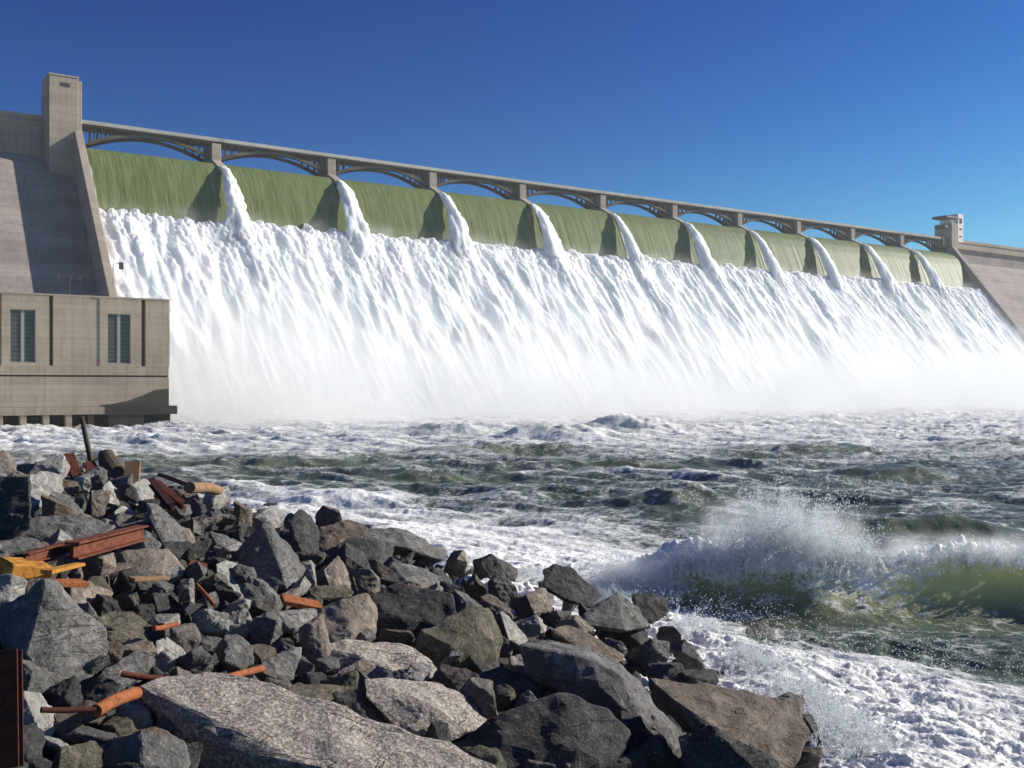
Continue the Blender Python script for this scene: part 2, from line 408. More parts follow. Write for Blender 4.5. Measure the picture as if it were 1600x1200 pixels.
# ------------------------------------------------------------------ arched bridge
br = dam_empty('arched_bridge', 251, -4, 82); BO = e_off[br.name]
tag(br, 'long low concrete bridge of eleven flat arches along the crest of the dam', 'bridge')
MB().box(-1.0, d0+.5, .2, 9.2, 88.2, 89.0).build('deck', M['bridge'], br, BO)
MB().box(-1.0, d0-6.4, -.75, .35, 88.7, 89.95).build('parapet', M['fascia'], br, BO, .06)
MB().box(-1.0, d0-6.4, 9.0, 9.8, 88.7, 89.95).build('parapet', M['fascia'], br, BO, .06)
def arch_z(s):                                            # s in -1..1, rib centre line
    return 87.45 - 4.9*abs(s)**2.0
for k in range(11):
    a0, a1 = k*BAY+1.72, (k+1)*BAY-1.72
    n = 28
    arch = None
    for yi, (y0, y1) in enumerate(((.55, 2.0), (7.4, 8.85))):
        mb = MB(); prof = []
        for i in range(n+1):
            s = -1+2*i/n; x = a0+(a1-a0)*i/n; zc = arch_z(s); th = .40+.30*abs(s)
            prof.append((x, zc-th, zc+th))
        for i in range(n):
            (xa, la, ha), (xb, lb, hb) = prof[i], prof[i+1]; b = len(mb.v)
            mb.v += [(xa,y0,la),(xb,y0,lb),(xb,y1,lb),(xa,y1,la),(xa,y0,ha),(xb,y0,hb),(xb,y1,hb),(xa,y1,ha)]
            mb.f += [[b+q for q in f] for f in ((0,3,2,1),(4,5,6,7),(0,1,5,4),(2,3,7,6))]
            if i == 0: mb.f.append([b, b+4, b+7, b+3])
            if i == n-1: mb.f.append([b+1, b+2, b+6, b+5])
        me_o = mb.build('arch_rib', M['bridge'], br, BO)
        cols = [(-.91, ), (-.79, ), (-.66, ), (.66, ), (.79, ), (.91, )]
        for (s,) in cols:
            x = (a0+a1)/2 + s*(a1-a0)/2; zc = arch_z(s)+.5
            c = MB().box(x-.2, x+.2, y0+.15, y1-.15, zc, 88.25)
            if yi == 0: c.build('spandrel_column', M['bridge'], me_o, BO)
            else:
                bm = bmesh.new(); bm.from_mesh(me_o.data)
                vs = [bm.verts.new((a-BO[0], b-BO[1], cc-BO[2])) for a, b, cc in c.v]
                for f in c.f: bm.faces.new([vs[q] for q in f])
                bm.to_mesh(me_o.data); bm.free()
    for i, s in enumerate((-.75, -.35, .35, .75)):         # cross struts
        pass
# ------------------------------------------------------------------ green water sheets over the gates
PROF = [(-14, 80.8), (-9, 80.9), (-4, 80.85), (0, 80.6), (3, 80.0), (6, 78.4), (8.5, 75.8), (11, 71.8), (13.5, 66.5), (15.8, 61), (18, 55), (20, 49)]
pt = np.array([p[0] for p in PROF]); pz = np.array([p[1] for p in PROF])
names_bay = ['first green water sheet from the left, beside the tall plain tower', 'second green water sheet from the left under the bridge', 'third green water sheet from the left under the bridge',
 'fourth green water sheet from the left under the bridge', 'fifth green water sheet from the left under the bridge', 'middle sixth green water sheet under the arched bridge',
 'fifth green water sheet from the far right end', 'fourth green water sheet from the far right end', 'third green water sheet from the far right end', 'second green water sheet from the far right end', 'last green water sheet on the right, beside the far training wall']
for k in range(11):
    a0, a1 = k*BAY+(.35 if k else -.85), (k+1)*BAY-(.35 if k < 10 else -.55)
    nc, nr = 130, 60
    u = np.linspace(a0, a1, nc); q = np.linspace(0, 1, nr)
    s = np.interp(q, np.linspace(0, 1, len(pt)), pt); z = np.interp(q, np.linspace(0, 1, len(pt)), pz)
    U, S = np.meshgrid(u, s); _, Z = np.meshgrid(u, z); _, Q = np.meshgrid(u, q)
    amp = sstep(.25, .9, Q)
    hgt = amp*((.09*fbm(U*.45, Q*.5+k*5, 1.0, 4)) + .05*perlin(U*1.7, Q*1.0, 4.0+k))
    T = S + hgt*.9; Zz = Z + hgt*.25
    edge = np.exp(-(U-a0)/2.4)*sstep(.35, .75, Q)*.70
    edge += .35*sstep(.88, 1.0, Q) + (.34 if k >= 7 else 0)*np.exp(-((Q-.33)/.025)**2)
    V = np.stack([U-(a0+a1)/2, -T, Zz-81], -1).reshape(-1, 3)
    me = mesh_np('water_sheet', V, grid_faces(nr, nc), True, {'foam': edge})
    o = link('water_sheet', me, M['sheet']); o.location = dam((a0+a1)/2, 0, 81); o.rotation_euler = (0, 0, ANG)
    tag(o, names_bay[k], 'waterfall', 'green water sheets pouring over the gates')
ORD = ['first', 'second', 'third', 'fourth', 'fifth', 'sixth', 'seventh', 'eighth', 'ninth', 'tenth']
ctl = np.array([(7.2, 78.4), (10.5, 76.2), (14.5, 71.6), (19, 64.8), (23.6, 56.5), (27.6, 47.6), (30.5, 37.5)])
for k in range(1, 11):
    d = k*BAY; nr, nc = 120, 44
    q = np.linspace(0, 1, nr); th = np.linspace(0, 2*np.pi, nc, endpoint=False)
    tt = np.interp(q, np.linspace(0, 1, len(ctl)), ctl[:, 0]); zz = np.interp(q, np.linspace(0, 1, len(ctl)), ctl[:, 1])
    vr = np.random.default_rng(60+k); wd = (.9+3.0*q**.95+1.6*q**2.5)*vr.uniform(.8, 1.25); ht = (.4+1.9*q**.8)*vr.uniform(.85, 1.15)
    TH, Q = np.meshgrid(th, q); W_, _ = np.meshgrid(th, q)
    nz = 1 + .48*fbm(np.cos(TH)*1.3+7*k, np.sin(TH)*1.3, Q*4+k, 5, .6) + .22*np.abs(perlin(np.cos(TH)*2.5, np.sin(TH)*2.5+k, Q*12))
    ud = np.cos(TH)*wd[:, None]*nz; no = np.sin(TH)*ht[:, None]*nz
    T = tt[:, None] + no*.8 - .4*q[:, None]; Z = zz[:, None] + no*.55
    sway = .7*perlin(q*2+k*9.3, q*0)[:, None]*q[:, None]
    V = np.stack([ud+sway, -T, Z-76], -1).reshape(-1, 3)
    i = np.arange(nr*nc).reshape(nr, nc); j = np.roll(i, -1, 1)
    fc = np.stack([i[:-1], j[:-1], j[1:], i[1:]], -1).reshape(-1, 4)
    me = mesh_np('water_plume', V, fc, True, {'thin': .35*sstep(.3, .8, fbm(U[:1, :1]*0+np.cos(TH)*3+k, Q*8, 2.0, 3)*.5+.5)})
    o = link('water_plume', me, M['foam']); o.location = dam(d, 0, 76); o.rotation_euler = (0, 0, ANG)
    tag(o, f'white water plume falling off the {ORD[k-1]} bridge pier from the left', 'waterfall', 'white water plumes behind the piers')

# ------------------------------------------------------------------ white water on the chute (one mass)
nu, ns = 1500, 330
u = np.linspace(-.8, d0+.5, nu); sarc = np.concatenate([np.linspace(-2, 26, 150), np.linspace(26.3, 92, ns-150)])
U, S = np.meshgrid(u, sarc)
start = 2.4*fbm(u*.30, u*0+3.3, 0, 5, .6) + 1.6*np.abs(perlin(u*.8, u*0+8))
h = -2.2 + 4.6*sstep(-1.0, 6.0, S - start[None, :]*1.5)
skew = U - .05*S
h += 1.5*fbm(skew*.16, S*.035, 2.0, 4)*sstep(0, 14, S) + 1.0*np.abs(perlin(skew*.30, S*.07, 5.0))*sstep(0, 4, S)
soft = 1-.6*sstep(10, 50, S)
h += soft*(.62*np.abs(perlin(U*.55+.3*perlin(U*.2, S*.2, 1.0), S*.30, 9.0)) + .40*np.abs(perlin(U*1.15, S*.62, 12.0)) + .22*np.abs(perlin(U*2.3, S*1.5, 3.0)))
top = np.exp(-((S-5)/5.0)**2)
h += top*(1.1*np.abs(perlin(U*.55, S*.45, 21.0)) + .6*np.abs(perlin(U*1.15, S*.9, 23.0)))
for k in range(1, 11):
    c = k*BAY + .07*S*(1 if k % 2 else .6)
    h += 2.0*np.exp(-((U-c)/(3.2+.06*S))**2)*np.exp(-S/38)*sstep(0, 8, S)
thin = sstep(.05, .55, fbm(skew*.13+40, S*.03, 31.0, 4)+.25*perlin(U*.9, S*.12, 6.0))*sstep(6, 20, S)*.8
t0, z0 = 17.0, 58.0
T = t0 + .625*S + .781*h; Z = z0 - .781*S + .625*h
V = np.stack([U-250, -T, Z], -1).reshape(-1, 3)
o = link('spillway_white_water', mesh_np('spillway_white_water', V, grid_faces(ns, nu), True, {'thin': thin}), M['foam'])
o.location = dam(250, 0, 0); o.rotation_euler = (0, 0, ANG)
tag(o, 'churning white water rushing down the whole spillway face', 'white water', kind='stuff')

# ------------------------------------------------------------------ powerhouse
PT = 132.8; PD = -10.0
ph = dam_empty('powerhouse', PD-30, PT, -10); HO = e_off[ph.name]
tag(ph, 'flat roofed beige concrete powerhouse with tall windows at the river edge', 'building')
Cc = dam(PD, PT)
def s_of(px):
    k = (px-800)/F; return (Cc.x - k*Cc.y)/(Dv.x - k*Dv.y)
def dP(px): return PD - s_of(px)
yF = -PT                                                    # facade plane in dam-local y
LFT = PD-120
MB().box(LFT, PD, yF+2.4, yF+45, -11, 19.1).build('core_wall', M['house'], ph, HO)
MB().box(LFT-.2, PD+.25, yF-.1, yF+45.2, 19.1, 19.5).build('roof', M['house'], ph, HO, .04)
# facade panels, slots between them show the core wall deep behind
edges = [(-400, -3.5, 0, .62), (-3.5, 2.5, .55, .8), (2.5, 77.0, 0, .8), (83.0, 141.0, -.05, .8), (141.0, 156.0, .16, .8), (156.0, 221.0, -.02, .8), (227.5, 265.0, .0, .8)]
wins = [(15.5, 55.5, 4.6, 15.9), (168.0, 204.0, 4.6, 15.7)]
pn = MB()
def panel(xa, xb, ya, zb=4.0, zt=19.1):
    hole = None
    for (wa, wb, wz0, wz1) in wins:
        if dP(wa) >= xa and dP(wb) <= xb: hole = (dP(wa), dP(wb), wz0, wz1)
    if hole is None: return MB().box(xa, xb, ya, yF+2.45, zb, zt)
    a, b, z0_, z1_ = hole
    return MB().box(xa, a, ya, yF+2.45, zb, zt).box(b, xb, ya, yF+2.45, zb, zt).box(a, b, ya, yF+2.45, zb, z0_).box(a, b, ya, yF+2.45, z1_, zt)
for (pa, pb, off, _) in edges:
    panel(dP(pa), dP(pb), yF+off).build('wall_panel', M['house'], ph, HO)
for (wa, wb, wz0, wz1) in wins:
    a, b = dP(wa), dP(wb); mid = (a+b)/2
    fr = MB().box(a, a+.16, yF+.3, yF+.7, wz0, wz1).box(b-.16, b, yF+.3, yF+.7, wz0, wz1).box(a+.16, b-.16, yF+.3, yF+.7, wz1-.16, wz1).box(a+.16, b-.16, yF+.3, yF+.7, wz0, wz0+.16)
    win = fr.build('window', M['mullion'], ph, HO)
    MB().box(a+.16, mid-.34, yF+.55, yF+.73, wz0+.16, wz1-.16).box(mid+.34, b-.16, yF+.55, yF+.73, wz0+.16, wz1-.16).build('pane', M['glass'], win, HO)
    MB().box(mid-.34, mid+.34, yF+.35, yF+.72, wz0+.16, wz1-.16).build('mullion', M['mullion'], win, HO)
    bars = MB(); nb = 12
    for i in range(1, nb):
        zc = wz0 + (wz1-wz0)*i/nb
        bars.box(a+.16, mid-.34, yF+.47, yF+.552, zc-.13, zc+.13).box(mid+.34, b-.16, yF+.47, yF+.552, zc-.13, zc+.13)
    bars.build('louvre', M['louvre'], win, HO)
# base band, belt course, ledges
MB().box(LFT, PD, yF-.05, yF+2.5, 1.95, 4.0).build('belt_course', M['house'], ph, HO, .03)
MB().box(LFT, PD-.1, yF+.22, yF+2.5, 1.55, 1.95).build('belt_joint', M['wet'], ph, HO)
MB().box(LFT, PD+.05, yF-.12, yF+2.5, -5.1, 1.55).build('base_wall', M['house'], ph, HO, .03)
MB().box(LFT, PD-14, yF-.5, yF+.8, -6.7, -5.1).build('ledge', M['house'], ph, HO, .05)
MB().box(PD-14, PD+1.8, yF-.62, yF+10, -6.9, -5.0).build('ledge', M['wet'], ph, HO, .05)
MB().box(LFT, PD+1.0, yF+2.2, yF+30, -12, -5.2).build('outlet_recess', M['void'], ph, HO)
x = PD-17.0
for i in range(22):
    MB().box(x-.62, x+.62, yF-.2, yF+2.2, -12, -6.7).build('outlet_pier', M['house'] if i else M['wet'], ph, HO, .05); x -= 4.55
MB().box(PD-13.2, PD-5.6, yF-.15, yF+2.2, -12, -6.9).build('outlet_pier', M['wet'], ph, HO, .05)
# tide stain on the lower right of the base wall: a stepped wet sheet 4 mm proud
st = MB(); prev = None
steps = [(-15, -4.6), (-12.5, -4.5), (-11, -4.1), (-9.2, -3.8), (-7.5, -3.1), (-6.2, -2.7), (-4.6, -2.0), (-3.2, -1.4), (-1.6, -1.2), (0.0, -1.0)]
for (xa, za), (xb, zb) in zip(steps[:-1], steps[1:]):
    b = len(st.v); y_ = yF-.128
    st.v += [(PD+xa, y_, -5.09), (PD+xb, y_, -5.09), (PD+xb, y_, zb), (PD+xa, y_, za)]; st.f.append([b, b+1, b+2, b+3])
def stain_mat():
    N = NT('wet_tide_mark'); n = N.noise(N.coord(), 1.2, 5, .65)
    p = N.bsdf(N.mix((.035, .03, .022), (.10, .085, .062), n), .6, None, .3)
    return N.done(p)
st.build('tide_stain', stain_mat(), ph, HO)
# lattice pole with wires, standing on the powerhouse roof against the dark wall
lp = dam_empty('transmission_pole', PD-18, PT-20, 19.5); LO = e_off[lp.name]
tag(lp, 'thin grey transmission pole with crossarm on the powerhouse roof', 'pole')
px_, py_ = PD-17.5, -(PT-20)
MB().tube([(px_, py_, 19.5), (px_+.1, py_, 26.5)], [.16, .09]).build('mast', M['greywood'], lp, LO)
MB().tube([(px_-2.4, py_, 25.4), (px_+2.6, py_, 25.6)], .08, 6).build('crossarm', M['greywood'], lp, LO)
for dx in (-2.2, 0.4, 2.4): MB().tube([(px_+dx, py_, 25.5), (px_+dx, py_, 24.4)], .11, 6).build('insulator', M['darksteel'], lp, LO)
lm = dam_empty('wall_lamp', -.4, 46, 32); LMO = e_off[lm.name]
tag(lm, 'small dark lamp on a bracket above the left training wall', 'lamp')
MB().tube([(-1.5, -46, 27.5), (-1.5, -46, 36.5), (.6, -46, 36.9)], .14).build('bracket', M['darksteel'], lm, LMO)
MB().box(.3, 1.5, -46.4, -45.6, 35.0, 37.1).build('lamp_head', M['darksteel'], lm, LMO, .1)

# ================================================================== river bank
WL = np.array([(-260, 125), (-90, 108), (-45, 95), (-20.5, 82), (-4.8, 58), (7.2, 36), (8.2, 22), (8.4, 0), (8.4, -60)], float)
def sdist(x, y):
    x = np.asarray(x, float); y = np.asarray(y, float)
    best = np.full(x.shape, 1e9); s = np.ones(x.shape)
    for a, b in zip(WL[:-1], WL[1:]):
        d = b-a; t = np.clip(((x-a[0])*d[0]+(y-a[1])*d[1])/(d@d), 0, 1)
        r = np.hypot(x-a[0]-t*d[0], y-a[1]-t*d[1]); sg = -np.sign(d[0]*(y-a[1])-d[1]*(x-a[0]))
        m = r < best; best = np.where(m, r, best); s = np.where(m, sg, s)
    return s*best
def bank_z(x, y, cap=-3.4): return np.minimum(-9.5+.315*sdist(x, y), cap - .13*np.clip(np.asarray(y, float)-46, 0, None))
def px2w(px, py, Y): return ((px-800)/F*Y, Y, (600-py)/F*Y)
_Ys = np.concatenate([np.arange(5, 40, .05), np.arange(40, 170, .2)])
def bank_Y(px, py, lift=0.0):
    k = (px-800)/F; z = -(py-600)/F*_Ys
    hit = np.nonzero(np.maximum(bank_z(k*_Ys, _Ys), -10.2) + lift >= z)[0]
    return float(_Ys[hit[0]]) if len(hit) else 110.0
gx = np.linspace(-110, 30, 220); gy = np.linspace(-20, 200, 330)
GX, GY = np.meshgrid(gx, gy)
GZ = bank_z(GX, GY) - .75 + .35*fbm(GX*.5, GY*.5, 1.0, 4); GZ = np.maximum(GZ, -14)
o = link('riverbank', mesh_np('riverbank', np.stack([GX, GY, GZ], -1).reshape(-1, 3), grid_faces(330, 220)), M['bank'])
tag(o, kind='structure')

# ================================================================== river water
py = np.concatenate([np.arange(1330, 700, -.95), np.arange(700, 628.5, -.45), np.arange(628, 622.5, -.6)])
Yr = 10*F/(py-600); kc = np.linspace(-.74, .78, 1150)
K, Yg = np.meshgrid(kc, Yr); Xg = K*Yg
pw = Xg*-.45 + Yg*-.893; cw = Xg*.893 - Yg*.45
far = sstep(150, 210, Yg); mid = sstep(60, 90, Yg)*(1-far)
dsh = -sdist(Xg, Yg)                                        # positive in the water
amp = .55 + .75*mid + 1.1*far
rid = lambda n: 1-2*np.abs(n)
sw = .55*fbm(cw/19, pw/9, 3.0, 3) + .38*rid(perlin(cw/13+4, pw/5.2, 7.0)) + .25*rid(perlin(cw/6, pw/2.7, 2.0)) + .13*perlin(cw/2.6, pw/1.3, 5.0)
h = amp*sw
det = np.clip(1.3-Yg/120, 0.15, 1)
h += det*(.09*rid(perlin(cw/1.3, pw/.7, 9.0)) + .05*perlin(cw/.55, pw/.32, 1.0))
def ridge(x, y, H, wx, wy, tilt=0.0, skew=.55):
    dx = Xg-x; dy = Yg-y-tilt*dx
    wy_ = np.where(dy > 0, wy, wy*skew)
    return H*np.exp(-(dx/wx)**2)*np.exp(-(dy/wy_)**2)
swells = [(13.5, 81, 1.7, 6.5, 5.5, .05), (39, 139, 1.9, 11, 8, .05), (27.5, 69, 1.25, 8, 4.5, -.05), (72, 150, 2.2, 14, 9, 0), (0, 142, 1.7, 13, 8, .02), (-28, 120, 1.0, 15, 7, 0), (7, 178, 3.0, 10, 9, 0),
          (40, 108, 1.3, 12, 6, 0), (15, 116, 1.1, 16, 5, 0), (-12, 190, 2.6, 9, 7, 0), (24, 205, 3.0, 12, 8, 0), (60, 95, 1.5, 9, 5, 0), (-8, 104, .9, 14, 5, 0)]
swh = sum(ridge(*s_) for s_ in swells); h = h + .85*swh*(1+.22*fbm(cw/5, pw/2.5, 6.0, 3))
# breaker close to the bank
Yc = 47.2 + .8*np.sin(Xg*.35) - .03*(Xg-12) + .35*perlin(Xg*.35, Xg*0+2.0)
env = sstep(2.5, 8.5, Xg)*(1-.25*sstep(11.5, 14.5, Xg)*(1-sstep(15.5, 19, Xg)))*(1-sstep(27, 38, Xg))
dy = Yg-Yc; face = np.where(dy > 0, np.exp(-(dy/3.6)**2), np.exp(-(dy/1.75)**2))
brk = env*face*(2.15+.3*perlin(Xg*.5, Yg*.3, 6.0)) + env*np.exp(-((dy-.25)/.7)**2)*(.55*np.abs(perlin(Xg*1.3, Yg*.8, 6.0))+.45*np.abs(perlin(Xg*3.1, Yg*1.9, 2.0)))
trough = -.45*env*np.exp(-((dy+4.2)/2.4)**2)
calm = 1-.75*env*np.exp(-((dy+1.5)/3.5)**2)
h = h*calm + brk + trough
# surge running up the rocks
run = np.exp(-(np.clip(dsh, 0, None)/5.0)**2)*(Yg < 75)
h += .75*run*(.6+.7*np.abs(perlin(Xg*.3, Yg*.3, 3.3)))
line = 45-(Xg-6.4)*1.05
frontfoam = sstep(-1.0, 6.0, line-Yg+2.5*fbm(Xg*.25, Yg*.25, 8.0, 3))*(Yg < 47)
# foam coverage
n_big = fbm(cw/9, pw/5.5, 11.0, 4)
crest = sstep(.35, 1.15, sw)
foam = .14 + .13*n_big + .24*crest*(.4+.6*mid) + .10*perlin(cw/9, pw/1.4, 17.0)
foam += .06*mid + far*.40 + .30*sstep(118, 165, Yg)*(1-far)
foam += .40*np.exp(-(np.clip(dsh, 0, None)/15)**2)*(1-sstep(82, 104, Yg))*(Yg > 44)
foam += .42*np.exp(-((Xg-7)/8.5)**2-((Yg-57)/7.0)**2) + .15*np.exp(-((Xg-20)/9)**2-((Yg-55)/4.0)**2)
foam += .85*env*np.exp(-((dy-1.0)/1.5)**2)*(.75+.5*perlin(Xg*.6, Yg*.6, 2.2)) + .22*env*np.exp(-((dy+1.2)/1.4)**2)*sstep(.0, .6, perlin(Xg*.5, Yg*.25, 4.4))*(1-.6*sstep(13, 17, Xg))
foam -= .30*env*np.exp(-((dy+1.9)/1.5)**2)
foam = np.where(Yg < 47, np.maximum(foam, foam*.35 +  .53*frontfoam*(.80+.55*fbm(cw*.16, pw*.32, 14.0, 5)) + .14), foam)
# long thin foam streaks on the dark band
for (xa, ya, xb, yb, wd) in ((14.5, 77, 36, 66, .35), (21, 76, 40, 72.5, .28), (-5, 112, 20, 108, .6), (30, 128, 52, 132, .6), (-40, 98, -10, 95, .5), (10, 92, 34, 96, .45)):
    t_ = np.clip(((Xg-xa)*(xb-xa)+(Yg-ya)*(yb-ya))/((xb-xa)**2+(yb-ya)**2), 0, 1)
    r_ = np.hypot(Xg-xa-t_*(xb-xa), (Yg-ya-t_*(yb-ya)) + .8*perlin(Xg*.3, Yg*.05, 4.0))
    foam += .5*np.exp(-(r_/wd)**2)*(.6+.6*perlin(Xg*.4, Yg*.4, 9.0))
swface = sum(ridge(x, y-.45*wy, 1, wx*.8, wy*.55, ti) for (x, y, H, wx, wy, ti) in swells)
foam -= .09*np.clip(swface, 0, 1)*(1-far)
fm = sstep(.38, .75, foam)
xw = Xg + .9*perlin(Xg*.45, Yg*.45, 3.0) + .3*perlin(Xg*1.5, Yg*1.5, 5.0); yw = Yg + .9*perlin(Xg*.45, Yg*.45, 13.0) + .3*perlin(Xg*1.5, Yg*1.5, 15.0)
lace = .6*rid(perlin(xw*.8, yw*1.0, 1.0)) + .5*rid(perlin(xw*2.0, yw*2.4, 4.0)) + .3*rid(perlin(xw*4.6, yw*5.2, 8.0))
near = (1-sstep(60, 110, Yg))
foam += near*.26*(lace-.40)*sstep(.2, .45, foam)
h += fm*(.13*fbm(xw*.7, yw*.9, 1.0, 6, .68) + .05*np.clip(lace, 0, 2)*near)*(1+1.0*far)*(.6+.7*frontfoam)
air = 1.15*env*np.exp(-((dy+.9)/1.25)**2)*(.35+.65*sstep(12, 17, Xg)) + .07*np.clip(swface, 0, 1)*(Yg < 160)  # mask of the painted backlight: breaker face, strongest at right, faint on swells
Zg = WATER_Z + h
o = link('river_water', mesh_np('river_water', np.stack([Xg, Yg, Zg], -1).reshape(-1, 3), grid_faces(len(Yr), len(kc)), True, {'foam': foam, 'backlit_tint': np.clip(air, 0, 1)}), M['water'])
tag(o, kind='structure')
me = mesh_np('river_bed', [(-640, -140, -15), (740, -140, -15), (740, 940, -15), (-640, 940, -15)], [[0, 1, 2, 3]])
tag(link('river_bed', me, M['bank']), kind='structure')

# ================================================================== rocks
def rock_mesh(name, pts, edge, amp, seed, cuts=2, flat=True, mind=None):
    bm = bmesh.new()
    for p in pts: bm.verts.new(p)
    r_ = bmesh.ops.convex_hull(bm, input=bm.verts[:])
    bmesh.ops.delete(bm, geom=[v for v in bm.verts if not v.link_faces], context='VERTS')
    bmesh.ops.recalc_face_normals(bm, faces=bm.faces)
    bmesh.ops.bevel(bm, geom=bm.edges[:], offset=edge*.22, segments=1, affect='EDGES', clamp_overlap=True)
    for it in range(6):
        bmesh.ops.triangulate(bm, faces=bm.faces[:])
        es = [e for e in bm.edges if e.calc_length() > edge]
        if not es or len(bm.faces) > 9000: break
        bmesh.ops.subdivide_edges(bm, edges=es, cuts=1)
    bmesh.ops.triangulate(bm, faces=bm.faces[:])
    bm.normal_update()
    V = np.array([v.co[:] for v in bm.verts]); Nn = np.array([v.normal[:] for v in bm.verts])
    sz = (V.max(0)-V.min(0)).mean(); f = 2.2/sz; q = seed*7.13
    d = amp*sz*(.55*fbm(V[:, 0]*f+q, V[:, 1]*f, V[:, 2]*f*1.6, 4, .55) - .7*np.abs(perlin(V[:, 0]*f*1.7+q+9, V[:, 1]*f*1.7, V[:, 2]*f*2.6)) + .35)
    strat = np.sin((V[:, 2]*1.3+V[:, 0]*.5+.4*fbm(V[:, 0]*f, V[:, 1]*f, V[:, 2]*f, 2))*f*7+q)
    d += amp*sz*.10*np.sign(strat)*np.abs(strat)**.3
    V = V + Nn*d[:, None]
    for v, c in zip(bm.verts, V): v.co = c
    me = bpy.data.meshes.new(name); bm.to_mesh(me); bm.free()
    me.polygons.foreach_set('use_smooth', np.full(len(me.polygons), not flat, bool))
    return me
HERO = []
def hero(ref, mat, label, pts, thick=.75, cat='boulder', lift=.15, amp=.045, base=None):
    """rock from facet corners: photo pixel x, y and depth behind its front foot (in pixels at its distance)"""
    P = np.array(pts, float)
    bot = P[np.argsort(-P[:, 1])[:3]].mean(0)
    bx, by = bot[0], min(bot[1], 1290)
    Y0 = base if base else bank_Y(bx, by, lift); m = Y0/F
    W3 = []
    for x, y, d in P: W3.append(px2w(x, y, Y0+d*m))
    c = P.mean(0); wpx = max(np.ptp(P[:, 0]), np.ptp(P[:, 1]))
    for x, y, d in P:
        W3.append(px2w(c[0]+(x-c[0])*.82, c[1]+(y-c[1])*.72+.10*wpx, Y0+(d+thick*wpx*.8)*m))
    W3 = np.array(W3); o3 = np.array([W3[:, 0].mean(), W3[:, 1].mean(), W3[:, 2].min()])
    sz = wpx*m
    me = rock_mesh('boulder', [tuple(v) for v in (W3-o3)], max(sz*.055, 3.2*m), amp, len(HERO)+1)
    ob = link('boulder', me, M[mat]); ob.location = o3
    tag(ob, label, cat, 'riprap boulders on the bank')
    HERO.append((ref, P[:, 0].mean(), P[:, 1].mean(), P)); return ob
hero('big grey boulder', 'grey', 'big upright grey boulder at lower left, its left side in shade', [(72,906,50),(104,922,95),(164,985,130),(171,1012,128),(152,1065,85),(137,1102,55),(88,1092,10),(40,1022,0),(-2,1000,80),(-8,960,120),(150,1030,110)])
hero('pale corner rock', 'pale', 'pale whitish rock cut by the left frame edge, behind the big grey boulder', [(-40,900,30),(20,897,40),(42,905,60),(38,950,50),(10,985,20),(-40,990,0)])
hero('speckled slab', 'granite', 'long speckled pinkish granite slab, largest in the foreground', [(222,1078,60),(262,1056,110),(330,1056,140),(450,1098,150),(620,1136,130),(700,1165,110),(772,1200,90),(770,1250,20),(500,1200,-20),(380,1177,-5),(290,1143,25),(300,1185,30),(420,1250,0),(620,1300,-10)], .5)
hero('bottom left rock', 'grey', 'rounded grey rock at the bottom left edge, left of the speckled slab', [(218,1140,40),(262,1141,60),(290,1155,70),(295,1192,50),(285,1215,30),(150,1215,30),(105,1196,60),(150,1160,70),(222,1192,0),(225,1215,0)])
hero('bottom dark rock', 'darkrock', 'large dark rough rock at bottom centre with a sunlit olive right end', [(680,1172,40),(770,1128,70),(826,1098,100),(882,1090,120),(950,1110,130),(985,1144,120),(968,1172,100),(935,1215,50),(900,1158,50),(905,1220,10),(760,1215,0),(690,1205,10)])
hero('olive end piece', 'olive', 'added olive brown piece for the sunlit right facet of the bottom dark rock', [(906,1158,10),(950,1128,40),(986,1146,75),(972,1178,60),(940,1212,20),(905,1215,0)], .35)  # separate lighter piece standing in for the dark rock's sunlit facet
hero('long dark slab', 'rock', 'long slab with pale top edge and deep black front, beside the surf', [(813,1008,0),(842,1000,50),(925,1018,80),(972,1040,100),(985,1065,95),(1030,1110,85),(1068,1148,75),(1062,1190,35),(1000,1130,0),(940,1078,-5),(870,1062,0),(822,1050,0),(920,1030,10),(965,1056,20),(1025,1135,20)], .45)
hero('brown surf slab', 'brown', 'broad flat brown slab at lower right, foam washing along its edge', [(1012,1058,90),(1100,1070,150),(1180,1083,190),(1246,1096,200),(1264,1142,140),(1242,1198,60),(1215,1215,20),(1140,1165,0),(1066,1105,20),(1150,1230,0)], .35, lift=.75)
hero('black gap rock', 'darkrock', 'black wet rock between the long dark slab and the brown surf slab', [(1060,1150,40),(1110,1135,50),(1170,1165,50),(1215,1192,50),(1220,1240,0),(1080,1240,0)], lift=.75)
hero('surf triangle', 'grey', 'pointed grey rock with a lit right facet at the water edge', [(966,921,70),(985,945,95),(1018,978,90),(975,985,20),(905,975,0),(908,962,20),(935,940,50)], .6, lift=.75)
hero('surf dark lump', 'darkrock', 'dark wet lump right of the pointed rock, half in the surf', [(986,930,20),(1015,925,40),(1040,935,50),(1046,955,30),(1020,975,0),(992,965,0)], lift=.75)
hero('dark shoreline ridge', 'darkrock', 'dark jagged ridge of rock beside the breaking wave', [(848,890,30),(868,880,40),(895,888,50),(940,930,60),(925,950,20),(880,935,0),(850,915,0)], lift=.75)
hero('thin lit slab', 'brown', 'thin wedge of rock with a lit top just above the long dark slab', [(862,985,0),(882,975,50),(925,992,60),(975,1024,60),(965,1036,20),(920,1022,0),(872,1005,0)], .5, lift=.75)
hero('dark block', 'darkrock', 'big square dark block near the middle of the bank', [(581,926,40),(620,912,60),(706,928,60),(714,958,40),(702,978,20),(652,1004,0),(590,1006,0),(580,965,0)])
hero('pinkish boulder', 'pink', 'rounded pinkish boulder with a shaded left half, left of the square block', [(545,935,60),(572,929,85),(590,950,110),(585,990,95),(566,1003,60),(545,985,20),(462,978,20),(470,965,40),(520,943,60),(500,1000,0),(540,1002,5)])
